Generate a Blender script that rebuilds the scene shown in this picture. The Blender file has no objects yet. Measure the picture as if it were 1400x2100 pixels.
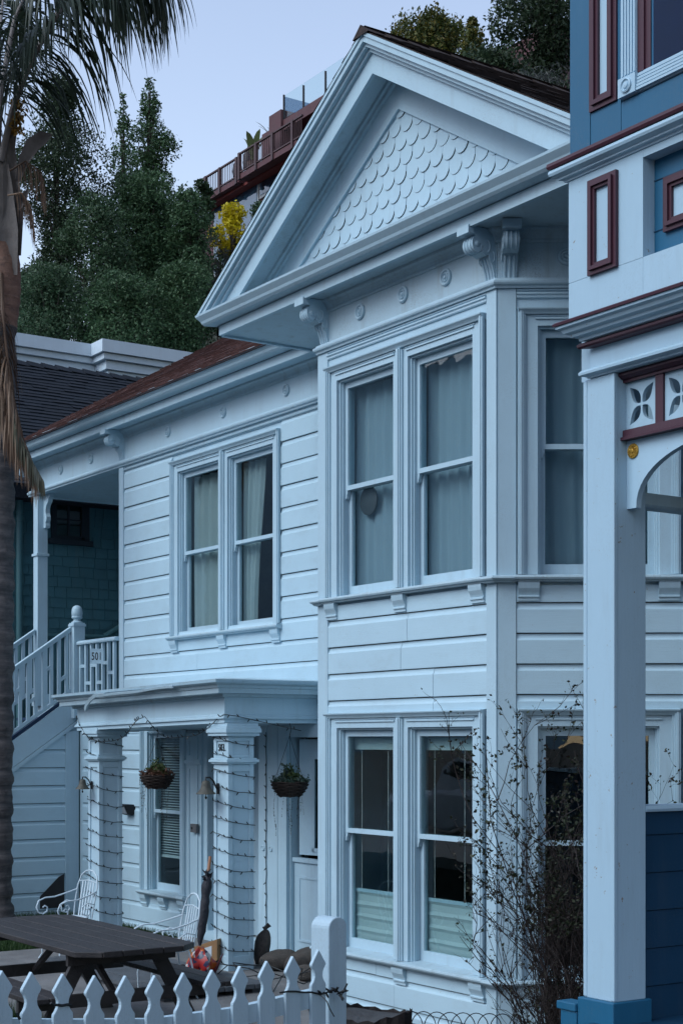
import bpy, bmesh, math, random
import numpy as np
from mathutils import Matrix, Vector
R = math.radians
scene = bpy.context.scene
COL = scene.collection

# ---------------------------------------------------------------- camera
F, CX, HY, EYE = 3200.0, 700.0, 1520.0, 2.2      # focal length and horizon, in 1400 x 2100 photograph units; eye height in metres
YAW = math.atan2(2155, 3200)
sa, ca = math.sin(YAW), math.cos(YAW)
cam = bpy.data.cameras.new('camera')
cam.sensor_fit = 'HORIZONTAL'; cam.sensor_width = 36
cam.lens = 36 * F / 1400
cam.shift_y = (HY - 1050) / 1400
cam.clip_start = 0.1; cam.clip_end = 3000
camo = bpy.data.objects.new('camera', cam); COL.objects.link(camo)
camo.location = (0, 0, EYE)
camo.rotation_euler = (R(90), 0, math.atan2(ca, sa))   # looks along (-ca, sa)
scene.camera = camo

# ---------------------------------------------------------------- sky, sun, exposure
SUN_AZ, SUN_EL = R(186), R(45)
world = bpy.data.worlds.new('World'); scene.world = world; world.use_nodes = True
nt = world.node_tree; nt.nodes.clear()
sky = nt.nodes.new('ShaderNodeTexSky'); sky.sky_type = 'NISHITA'; sky.sun_disc = False
sky.sun_elevation = SUN_EL; sky.sun_rotation = SUN_AZ
sky.air_density = 1.0; sky.dust_density = 0.9; sky.ozone_density = 0.0
bg = nt.nodes.new('ShaderNodeBackground'); bg.inputs['Strength'].default_value = 0.15
wo = nt.nodes.new('ShaderNodeOutputWorld')
wb = nt.nodes.new('ShaderNodeMix'); wb.data_type = 'RGBA'; wb.blend_type = 'MULTIPLY'; wb.inputs[0].default_value = 1.0
wb.inputs[7].default_value = (1.20, 1.02, 0.905, 1)      # the camera's white balance, the same in every direction
nt.links.new(sky.outputs[0], wb.inputs[6]); nt.links.new(wb.outputs[2], bg.inputs[0]); nt.links.new(bg.outputs[0], wo.inputs[0])
sun = bpy.data.lights.new('sun', 'SUN'); sun.energy = 1.05; sun.angle = R(35); sun.color = (0.54, 0.79, 0.95)
suno = bpy.data.objects.new('sun', sun); COL.objects.link(suno)
sdir = Vector((math.sin(SUN_AZ) * math.cos(SUN_EL), math.cos(SUN_AZ) * math.cos(SUN_EL), math.sin(SUN_EL)))
suno.rotation_euler = sdir.to_track_quat('Z', 'Y').to_euler()
suno.location = (0, 0, 60)
vs = scene.view_settings
vs.view_transform = 'Standard'; vs.look = 'None'; vs.gamma = 1; vs.use_curve_mapping = False
vs.exposure = 0.97
scene.cycles.max_bounces = 8; scene.cycles.transparent_max_bounces = 16
scene.cycles.use_denoising = True

# ---------------------------------------------------------------- measuring: photograph point -> world, on a known plane
def pt(px, d):
    r = (px - CX) / F * d
    return (r * sa - d * ca, r * ca + d * sa)
def atY(px, py, Y):
    t = (px - CX) / F; d = Y / (t * ca + sa); X, _ = pt(px, d)
    return Vector((X, Y, EYE - (py - HY) / F * d))
def atX(px, py, X):
    t = (px - CX) / F; d = X / (t * sa - ca); _, Y = pt(px, d)
    return Vector((X, Y, EYE - (py - HY) / F * d))
def atZ(px, py, Z):
    d = (EYE - Z) * F / (py - HY); X, Y = pt(px, d)
    return Vector((X, Y, Z))
def atD(px, py, d):
    X, Y = pt(px, d)
    return Vector((X, Y, EYE - (py - HY) / F * d))
rnd = random.Random(7)
nrs = np.random.RandomState(11)

# ---------------------------------------------------------------- mesh collector
class Frame:                       # wall coordinates: s along the wall, o outward, z up
    def __init__(s, P, u, n):
        s.P = Vector((P[0], P[1], 0)); s.u = Vector((u[0], u[1], 0)).normalized(); s.n = Vector((n[0], n[1], 0)).normalized()
    def __call__(s, p):
        return s.P + s.u * p[0] + s.n * p[1] + Vector((0, 0, p[2]))
class MB:
    def __init__(s, T=None):
        s.v = []; s.f = []; s.T = T
    def add(s, vs_, fs):
        b = len(s.v)
        T = s.T
        s.v += [tuple(T(p)) for p in vs_] if T else [tuple(p) for p in vs_]
        s.f += [tuple(b + i for i in f) for f in fs]
        return s
    def box(s, x0, x1, y0, y1, z0, z1):
        return s.add([(x0,y0,z0),(x1,y0,z0),(x1,y1,z0),(x0,y1,z0),(x0,y0,z1),(x1,y0,z1),(x1,y1,z1),(x0,y1,z1)],
                     [(0,3,2,1),(4,5,6,7),(0,1,5,4),(1,2,6,5),(2,3,7,6),(3,0,4,7)])
    def prof(s, pts, s0, s1, m0=0.0, m1=0.0):
        """profile of (o, z) points drawn along s; m0, m1: mitre, how far each end moves per unit of o"""
        n = len(pts)
        v = [(s0 - m0 * o, o, z) for o, z in pts] + [(s1 + m1 * o, o, z) for o, z in pts]
        f = [(i, (i + 1) % n, n + (i + 1) % n, n + i) for i in range(n)]
        f += [tuple(reversed(range(n))), tuple(range(n, 2 * n))]
        return s.add(v, f)
    def plate(s, poly, o0, o1):
        """polygon of (s, z) points given thickness from o0 to o1"""
        n = len(poly)
        v = [(a, o0, c) for a, c in poly] + [(a, o1, c) for a, c in poly]
        f = [(i, (i + 1) % n, n + (i + 1) % n, n + i) for i in range(n)] + [tuple(reversed(range(n))), tuple(range(n, 2 * n))]
        return s.add(v, f)
    def side(s, poly, s0, s1):
        """polygon of (o, z) points given thickness along s (same as prof)"""
        return s.prof(poly, s0, s1)
    def tube(s, pts, r, n=6, r1=None, cap=True):
        pts = [Vector(p) for p in pts]; m = len(pts)
        rs = r if isinstance(r, (list, tuple)) else [r + ((r1 if r1 is not None else r) - r) * i / max(1, m - 1) for i in range(m)]
        v = []; up = None
        for i, p in enumerate(pts):
            t = (pts[min(i + 1, m - 1)] - pts[max(i - 1, 0)])
            if t.length < 1e-9: t = Vector((0, 0, 1))
            t.normalize()
            if up is None:
                up = Vector((0, 0, 1)) if abs(t.z) < 0.9 else Vector((1, 0, 0))
            a = t.cross(up)
            if a.length < 1e-6: a = t.cross(Vector((0.3, 0.8, 0.1)))
            a.normalize(); b = a.cross(t).normalized(); up = b
            for k in range(n):
                th = 2 * math.pi * k / n
                v.append(p + a * (rs[i] * math.cos(th)) + b * (rs[i] * math.sin(th)))
        f = []
        for i in range(m - 1):
            for k in range(n):
                k2 = (k + 1) % n
                f.append((i * n + k, i * n + k2, (i + 1) * n + k2, (i + 1) * n + k))
        if cap: f += [tuple(reversed(range(n))), tuple(range((m - 1) * n, m * n))]
        return s.add(v, f)
    def lathe(s, c, pr, n=16, axis='z'):
        """profile of (radius, height) turned about an axis through c (in this collector's coordinates)"""
        v = []; c = Vector(c)
        for r_, h in pr:
            for k in range(n):
                th = 2 * math.pi * k / n; x, y = r_ * math.cos(th), r_ * math.sin(th)
                v.append(c + (Vector((x, y, h)) if axis == 'z' else Vector((x, h, y)) if axis == 'y' else Vector((h, x, y))))
        f = []; m = len(pr)
        for i in range(m - 1):
            for k in range(n):
                k2 = (k + 1) % n
                f.append((i * n + k, i * n + k2, (i + 1) * n + k2, (i + 1) * n + k))
        f += [tuple(reversed(range(n))), tuple(range((m - 1) * n, m * n))]
        return s.add(v, f)
    def sweep(s, poly, path, closed=True):
        """closed (a, b) polygon carried along a path of (point, a-axis, b-axis)"""
        n = len(poly); v = []
        for p, A, B in path:
            for a, b in poly: v.append(Vector(p) + Vector(A) * a + Vector(B) * b)
        m = len(path); f = []
        for i in range(m - 1):
            for k in range(n):
                k2 = (k + 1) % n
                f.append((i * n + k, i * n + k2, (i + 1) * n + k2, (i + 1) * n + k))
        f += [tuple(reversed(range(n))), tuple(range((m - 1) * n, m * n))]
        return s.add(v, f)
    def mesh(s, name, smooth=None):
        me = bpy.data.meshes.new(name)
        me.from_pydata(s.v, [], s.f); me.update()
        bm = bmesh.new(); bm.from_mesh(me)
        bmesh.ops.recalc_face_normals(bm, faces=bm.faces[:]); bm.to_mesh(me); bm.free()
        if smooth is not None:
            for p in me.polygons: p.use_smooth = True
            me.set_sharp_from_angle(angle=R(smooth))
        return me
def attach(o, parent):
    if parent is not None:
        o.parent = parent
        if parent.type == 'EMPTY': o.matrix_parent_inverse = Matrix.Translation(-parent.location)
    return o
def ob(name, me, m, parent=None, loc=None, rot=None):
    o = bpy.data.objects.new(name, me); COL.objects.link(o)
    if m is not None and not me.materials: me.materials.append(m)
    if loc is not None: o.location = loc
    if rot is not None: o.rotation_euler = rot
    return attach(o, parent)
def build(mb, name, m, parent=None, smooth=None, bevel=0):
    o = ob(name, mb.mesh(name, smooth), m, parent)
    if bevel:
        b = o.modifiers.new('bevel', 'BEVEL'); b.width = bevel; b.segments = 2; b.limit_method = 'ANGLE'; b.angle_limit = R(35)
    return o
def tag(o, label=None, cat=None, group=None, kind=None):
    if label: o['label'] = label
    if cat: o['category'] = cat
    if group: o['group'] = group
    if kind: o['kind'] = kind
    return o
def thing(name, label, cat, loc, group=None):
    o = bpy.data.objects.new(name, None); COL.objects.link(o); o.location = loc
    o.empty_display_size = 0.2
    return tag(o, label, cat, group)
def npmesh(name, verts, quads):
    """quads only, from numpy arrays"""
    me = bpy.data.meshes.new(name)
    nv, nf, k = len(verts), len(quads), quads.shape[1]
    me.vertices.add(nv); me.vertices.foreach_set('co', np.ascontiguousarray(verts, dtype=np.float32).ravel())
    me.loops.add(nf * k); me.loops.foreach_set('vertex_index', np.ascontiguousarray(quads, dtype=np.int32).ravel())
    me.polygons.add(nf); me.polygons.foreach_set('loop_start', np.arange(0, nf * k, k, dtype=np.int32))
    me.update(calc_edges=True); me.validate()
    return me

# ---------------------------------------------------------------- materials
def mat(name):
    m = bpy.data.materials.new(name); m.use_nodes = True
    return m, m.node_tree.nodes, m.node_tree.links, m.node_tree.nodes['Principled BSDF']
def _noise(N, L, src, scale, detail=5, rough=0.6, vec_scale=None):
    n = N.new('ShaderNodeTexNoise'); n.inputs['Scale'].default_value = scale; n.inputs['Detail'].default_value = detail; n.inputs['Roughness'].default_value = rough
    if vec_scale:
        mp = N.new('ShaderNodeMapping'); mp.inputs['Scale'].default_value = vec_scale; L.new(src, mp.inputs['Vector']); L.new(mp.outputs[0], n.inputs['Vector'])
    else: L.new(src, n.inputs['Vector'])
    return n
def _ramp(N, L, src, p0, p1, c0=(0,0,0,1), c1=(1,1,1,1)):
    r = N.new('ShaderNodeValToRGB'); r.color_ramp.elements[0].position = p0; r.color_ramp.elements[1].position = p1
    r.color_ramp.elements[0].color = c0; r.color_ramp.elements[1].color = c1
    L.new(src, r.inputs[0]); return r
def _mix(N, L, fac, a, b, mode='MIX'):
    m = N.new('ShaderNodeMix'); m.data_type = 'RGBA'; m.blend_type = mode
    if hasattr(fac, 'is_output'): L.new(fac, m.inputs[0])
    else: m.inputs[0].default_value = fac
    for i, c in ((6, a), (7, b)):
        if hasattr(c, 'is_output'): L.new(c, m.inputs[i])
        else: m.inputs[i].default_value = (*c, 1)
    return m.outputs[2]
def paint(name, col, rough=0.5, mildew=0.25, chips=0.25, grain=(6, 6, 0.5), vary=0.05, bump=0.25, dirt=(0.16, 0.15, 0.13), brush=(25, 25, 25), streak=(9, 9, 0.9)):
    """old oil paint on timber: blotches, vertical rain streaks, specks of mildew, a few chips, grain relief"""
    m, N, L, P = mat(name)
    g = N.new('ShaderNodeNewGeometry').outputs['Position']
    oi = N.new('ShaderNodeObjectInfo')
    big = _noise(N, L, g, 1.7, 4)
    c = _mix(N, L, _ramp(N, L, big.outputs[0], 0.35, 0.7).outputs[0], col, tuple(x * (1 - 2.2 * vary) for x in col))
    fs = _noise(N, L, g, 1.0, 4, 0.6, brush)      # brush marks
    c = _mix(N, L, _ramp(N, L, fs.outputs[0], 0.38, 0.75).outputs[0], c, tuple(x * (1 - 1.3 * vary) for x in col))
    hv = N.new('ShaderNodeMath'); hv.operation = 'MULTIPLY'; hv.inputs[1].default_value = vary * 2.0; L.new(oi.outputs['Random'], hv.inputs[0])
    c = _mix(N, L, hv.outputs[0], c, tuple(x * 0.55 for x in col))
    if mildew:
        st = _noise(N, L, g, 1.0, 6, 0.65, streak)
        sp = _noise(N, L, g, 95, 3, 0.7)
        ar = _noise(N, L, g, 2.6, 3)
        a1 = _ramp(N, L, st.outputs[0], 0.52, 0.80)
        a2 = _ramp(N, L, sp.outputs[0], 0.50, 0.66)
        a3 = _ramp(N, L, ar.outputs[0], 0.44, 0.66)
        mu = N.new('ShaderNodeMath'); mu.operation = 'MULTIPLY'; L.new(a2.outputs[0], mu.inputs[0]); L.new(a3.outputs[0], mu.inputs[1])
        mx = N.new('ShaderNodeMath'); mx.operation = 'MAXIMUM'; L.new(mu.outputs[0], mx.inputs[0]); L.new(a1.outputs[0], mx.inputs[1])
        ml = N.new('ShaderNodeMath'); ml.operation = 'MULTIPLY'; ml.inputs[1].default_value = mildew; L.new(mx.outputs[0], ml.inputs[0])
        c = _mix(N, L, ml.outputs[0], c, dirt)
    bs = None
    if chips:
        ch = _noise(N, L, g, 23, 6, 0.72)
        cr = _ramp(N, L, ch.outputs[0], 0.735 - 0.06 * chips, 0.75 - 0.06 * chips)
        c = _mix(N, L, cr.outputs[0], c, (0.22, 0.18, 0.14))
    L.new(c, P.inputs['Base Color'])
    P.inputs['Roughness'].default_value = rough; P.inputs['Specular IOR Level'].default_value = 0.35
    gr = _noise(N, L, g, 12, 5, 0.7, grain)
    b = N.new('ShaderNodeBump'); b.inputs['Strength'].default_value = bump; b.inputs['Distance'].default_value = 0.006
    L.new(gr.outputs[0], b.inputs['Height']); L.new(b.outputs[0], P.inputs['Normal'])
    return m
def plain(name, col, rough=0.6, metal=0.0, var=0.25, scale=8, bump=0.2, bscale=40, col2=None, spec=0.4):
    m, N, L, P = mat(name)
    g = N.new('ShaderNodeTexCoord').outputs['Object']
    n = _noise(N, L, g, scale, 5)
    c = _mix(N, L, _ramp(N, L, n.outputs[0], 0.3, 0.72).outputs[0], col, col2 or tuple(x * (1 - var) for x in col))
    oi = N.new('ShaderNodeObjectInfo'); hv = N.new('ShaderNodeMath'); hv.operation = 'MULTIPLY'; hv.inputs[1].default_value = var * 0.8; L.new(oi.outputs['Random'], hv.inputs[0])
    c = _mix(N, L, hv.outputs[0], c, tuple(x * 0.5 for x in col))
    L.new(c, P.inputs['Base Color']); P.inputs['Roughness'].default_value = rough; P.inputs['Metallic'].default_value = metal; P.inputs['Specular IOR Level'].default_value = spec
    if bump:
        gr = _noise(N, L, g, bscale, 5, 0.65)
        b = N.new('ShaderNodeBump'); b.inputs['Strength'].default_value = bump; b.inputs['Distance'].default_value = 0.02
        L.new(gr.outputs[0], b.inputs['Height']); L.new(b.outputs[0], P.inputs['Normal'])
    return m
def leaf(name, c1, c2, c3, rough=0.55, trans=0.25):
    """foliage: every leaf takes its own tone from its island"""
    m, N, L, P = mat(name)
    g = N.new('ShaderNodeNewGeometry')
    r = N.new('ShaderNodeValToRGB'); e = r.color_ramp.elements
    e[0].position = 0.0; e[0].color = (*c1, 1); e[1].position = 1.0; e[1].color = (*c3, 1); k = e.new(0.55); k.color = (*c2, 1)
    L.new(g.outputs['Random Per Island'], r.inputs[0])
    n = _noise(N, L, g.outputs['Position'], 0.35, 4)
    c = _mix(N, L, _ramp(N, L, n.outputs[0], 0.35, 0.65).outputs[0], r.outputs[0], c1, 'MIX')
    c = _mix(N, L, 0.5, r.outputs[0], c)
    L.new(c, P.inputs['Base Color']); P.inputs['Roughness'].default_value = rough; P.inputs['Specular IOR Level'].default_value = 0.3
    t = N.new('ShaderNodeBsdfTranslucent'); L.new(c, t.inputs[0])
    mx = N.new('ShaderNodeMixShader'); mx.inputs[0].default_value = trans
    L.new(P.outputs[0], mx.inputs[1]); L.new(t.outputs[0], mx.inputs[2]); L.new(mx.outputs[0], N['Material Output'].inputs[0])
    return m
def glass(name, tint=(0.9, 0.95, 0.95), ior=1.9, wave=0.12, wscale=2.2, rough=0.0):
    """old window glass: clear and mirror-like together, slightly wavy"""
    m, N, L, P = mat(name); N.remove(P)
    g = N.new('ShaderNodeNewGeometry').outputs['Position']
    n = _noise(N, L, g, wscale, 2, 0.4)
    b = N.new('ShaderNodeBump'); b.inputs['Strength'].default_value = wave; b.inputs['Distance'].default_value = 0.02; L.new(n.outputs[0], b.inputs['Height'])
    geo = N.new('ShaderNodeNewGeometry'); dt = N.new('ShaderNodeVectorMath'); dt.operation = 'DOT_PRODUCT'; L.new(geo.outputs['Incoming'], dt.inputs[0]); L.new(geo.outputs['Normal'], dt.inputs[1])
    def mth(op, x, y):
        k = N.new('ShaderNodeMath'); k.operation = op
        for i, q in enumerate((x, y)):
            if q is None: continue
            if hasattr(q, 'is_output'): L.new(q, k.inputs[i])
            else: k.inputs[i].default_value = q
        return k.outputs[0]
    f0 = ((ior - 1) / (ior + 1)) ** 2                        # Schlick's form, the same from either side of the sheet
    fr = mth('ADD', mth('MULTIPLY', mth('POWER', mth('SUBTRACT', 1.0, mth('ABSOLUTE', dt.outputs['Value'], None)), 5.0), 1 - f0), f0)
    gl = N.new('ShaderNodeBsdfGlossy'); gl.inputs['Roughness'].default_value = rough; L.new(b.outputs[0], gl.inputs['Normal'])
    tr = N.new('ShaderNodeBsdfTransparent'); tr.inputs[0].default_value = (*tint, 1)
    mx = N.new('ShaderNodeMixShader'); L.new(fr, mx.inputs[0]); L.new(tr.outputs[0], mx.inputs[1]); L.new(gl.outputs[0], mx.inputs[2])
    L.new(mx.outputs[0], N['Material Output'].inputs[0])
    return m
def shingle_mat(name, c1, c2, scale_z=9.0, rough=0.85):
    """roof shingles too small to tell apart: courses and tabs in colour and relief only"""
    m, N, L, P = mat(name)
    g = N.new('ShaderNodeTexCoord').outputs['Object']
    oi = N.new('ShaderNodeNewGeometry')
    n = _noise(N, L, g, 1.3, 5); n2 = _noise(N, L, g, 30, 4)
    c = _mix(N, L, _ramp(N, L, n.outputs[0], 0.3, 0.7).outputs[0], c1, c2)
    c = _mix(N, L, oi.outputs['Random Per Island'], c, tuple(x * 0.6 for x in c1))
    c = _mix(N, L, _ramp(N, L, n2.outputs[0], 0.35, 0.7).outputs[0], c, tuple(x * 0.7 for x in c2))
    L.new(c, P.inputs['Base Color']); P.inputs['Roughness'].default_value = rough; P.inputs['Specular IOR Level'].default_value = 0.2
    b = N.new('ShaderNodeBump'); b.inputs['Strength'].default_value = 0.5; b.inputs['Distance'].default_value = 0.01; L.new(n2.outputs[0], b.inputs['Height']); L.new(b.outputs[0], P.inputs['Normal'])
    return m

WHITE = paint('white_paint', (0.41, 0.575, 0.665), mildew=0.2, chips=0.7, grain=(.6, .6, 9), brush=(1.5, 1.5, 60), streak=(2.2, 2.2, 5), vary=.035)
TRIM = paint('white_trim_paint', (0.405, 0.565, 0.655), mildew=0.22, chips=0.3, grain=(3, 3, 3), bump=0.15)
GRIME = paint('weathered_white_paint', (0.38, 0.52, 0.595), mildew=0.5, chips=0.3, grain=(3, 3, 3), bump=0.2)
JOINT = plain('dirt_and_shade_joint', (0.075, 0.075, 0.07), .9, 0, .5, 30, 0)  # joint dirt and the lip's shadow line, both put into this dark colour
GLASS = glass('window_glass', (0.88, 0.94, 0.95), 1.62)
GLASS2 = glass('ground_floor_glass', (0.85, 0.92, 0.92), 1.75)
ROOM = plain('room_plaster', (0.20, 0.20, 0.19), bump=0)
CURTAIN = plain('curtain_cloth', (0.62, 0.62, 0.56), 0.9, var=0.1, bump=0.1)
SHEER = None
# ================================================================ WHITE HOUSE
YB, YM = 8.10, 9.22                       # bay front plane, main wall plane
BL, BR = -12.36, -9.766                   # bay front corners
CANT = R(55); CW = 1.62                   # canted side of the bay
E = 0.248; Z0 = 3.315                     # siding exposure, one known joint
fM = Frame((0, YM), (1, 0), (0, -1))
fB = Frame((0, YB), (1, 0), (0, -1))
fC = Frame((BR, YB), (math.cos(CANT), math.sin(CANT)), (math.sin(CANT), -math.cos(CANT)))
CLW = (YM - YB) / math.sin(CANT)          # left canted side, mostly turned away
fL = Frame((BL - CLW * math.cos(CANT), YM), (math.cos(CANT), -math.sin(CANT)), (-math.sin(CANT), -math.cos(CANT)))
HL = -18.96                               # left end of the closed wall
house = thing('white_house', 'white two storey wooden house with gabled bay and scalloped shingles', 'house', (-12, 11, -0.2))

def board_mesh(L):
    return MB().prof([(0.0, 0.0), (0.022, 0.004), (0.024, 0.01), (0.024, 0.188), (0.022, 0.2), (0.015, 0.212), (0.0105, 0.226), (0.009, 0.247), (0.0, 0.247)], 0, L)
BOARD = [(0.0, 0.0), (0.0095, 0.0), (0.0095, 0.0075), (0.0255, 0.0085), (0.0265, 0.013), (0.0265, 0.196), (0.023, 0.203), (0.0155, 0.213), (0.0110, 0.226), (0.0085, 0.2475), (0.0, 0.2475)]
def siding_board(fr, wall, s0, s1, z, b0, b1, j=0, t=0, ends=None, zo=0):
    pr = [(o + (j if o > .001 else 0) + zo, min(max(z + h, b0), b1)) for o, h in BOARD]; n = len(pr)
    v = [((ends(h) if ends else s0), o, h + t) for o, h in pr] + [(s1, o, h - t) for o, h in pr]
    mb = MB(fr).add(v, [(i, (i + 1) % n, n + (i + 1) % n, n + i) for i in range(n)] + [tuple(range(n)), tuple(range(n, 2 * n))])
    o = build(mb, 'siding_board', WHITE, wall); o.data.materials.append(JOINT); o.data.polygons[1].material_index = 1
    return o
def siding(fr, wall, z_lo, z_hi, spans):
    """drop siding, board by board; spans(zmid) gives the (s0, s1) runs of one course"""
    k0 = int(math.floor((z_lo - Z0) / E)); z = Z0 + k0 * E
    while z < z_hi - 0.02:
        b0, b1 = max(z, z_lo), min(z + E, z_hi)
        for (s0, s1) in spans((b0 + b1) / 2):
            if s1 - s0 < 0.02: continue
            cuts = [s0, s1]
            if s1 - s0 > 2.2 and rnd.random() < .6: cuts = [s0, s0 + (s1 - s0) * rnd.uniform(.25, .75), s1]      # butt joint
            for a_, b_ in zip(cuts, cuts[1:]):
                j = rnd.uniform(-.002, .002); t = rnd.uniform(-.0015, .0015); g_ = .0012
                o = siding_board(fr, wall, a_ + (g_ if a_ != s0 else 0), b_ - (g_ if b_ != s1 else 0), z, b0, b1, j, t)
        z += E
def sheath(fr, s0, s1, z0, z1, holes, th=0.14):
    """the wall behind the boards, with its openings (s0, s1, z0, z1)"""
    mb = MB(fr)
    xs = sorted({s0, s1, *[h[0] for h in holes], *[h[1] for h in holes]}); zs = sorted({z0, z1, *[h[2] for h in holes], *[h[3] for h in holes]})
    for i in range(len(xs) - 1):
        for k in range(len(zs) - 1):
            cx, cz = (xs[i] + xs[i + 1]) / 2, (zs[k] + zs[k + 1]) / 2
            if not any(h[0] < cx < h[1] and h[2] < cz < h[3] for h in holes):
                mb.box(xs[i], xs[i + 1], -th, -0.001, zs[k], zs[k + 1])
    return mb
def rosette(fr, s, z, parent, r=0.072, o=0.012):
    mb = MB(fr)
    mb.lathe((s, o, z), [(r, -0.004), (r, 0.016), (r * .9, 0.024), (r * .74, 0.022), (r * .66, 0.010), (r * .58, 0.010), (r * .52, 0.022), (r * .42, 0.024), (r * .34, 0.012), (r * .26, 0.012), (r * .2, 0.026), (r * .08, 0.03)], 24, 'y')
    return build(mb, 'rosette', TRIM, parent, smooth=40)
def bracket(fr, s, parent, o0=0.0, zt=6.33, dep=0.29, h=0.41, w=0.125, name='bracket', m=None):
    """scrolled cornice bracket: top block, scroll, neck block and a long fluted curl down the wall"""
    mb = MB(fr); m = m or TRIM
    S = [(0, 0), (1.02, 0), (1.02, -.155), (.80, -.16)]
    for k in range(11):                       # scroll
        a = R(70 - k * 26); S.append((.70 + .19 * math.cos(a), -.33 + .165 * math.sin(a)))
    S += [(.50, -.40), (.56, -.47), (.40, -.53), (.30, -.50)]
    for k in range(8):                        # long curl
        a = k / 7; S.append((.30 - .02 - .20 * math.sin(a * 1.45), -.53 - .47 * a))
    S += [(0, -1.0)]
    poly = [(o0 + a * dep, zt + b * h) for a, b in S]
    mb.prof(poly, s - w / 2, s + w / 2)
    mb.prof([(o0 + dep * .86, zt), (o0 + dep * 1.06, zt), (o0 + dep * 1.06, zt - h * .16), (o0 + dep * .86, zt - h * .16)], s - w / 2 - .012, s + w / 2 + .012)
    for q in (-.3, 0, .3):                    # reeds on the face
        mb.tube([(s + q * w, o0 + dep * (.30 - .20 * math.sin(k / 7 * 1.45)) - .004, zt - h * (.55 + .43 * k / 7)) for k in range(8)], w * .085, 5)
        mb.tube([(s + q * w, o0 + dep * (.70 + .19 * math.cos(R(70 - k * 20))), zt + h * (-.33 + .165 * math.sin(R(70 - k * 20)))) for k in range(11)], w * .075, 5)
    for e in (-1, 1):                         # carved eye and leaf on the cheeks
        mb.lathe((s + e * (w / 2), o0 + dep * .70, zt - h * .33), [(.026, -.004), (.026, .004), (.016, .009), (.004, .011)] if e > 0 else [(.026, .004), (.026, -.004), (.016, -.009), (.004, -.011)], 10, 'x')
        mb.tube([(s + e * (w / 2 + .001), o0 + dep * (.42 + .16 * math.cos(k * .55)), zt - h * (.34 + .14 * math.sin(k * .55))) for k in range(9)], .006, 4)
        mb.tube([(s + e * (w / 2 + .001), o0 + dep * (.20 + .10 * math.cos(k * .6)), zt - h * (.52 + .12 * math.sin(k * .6))) for k in range(8)], .006, 4)
    return build(mb, name, m, parent, smooth=35)

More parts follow.
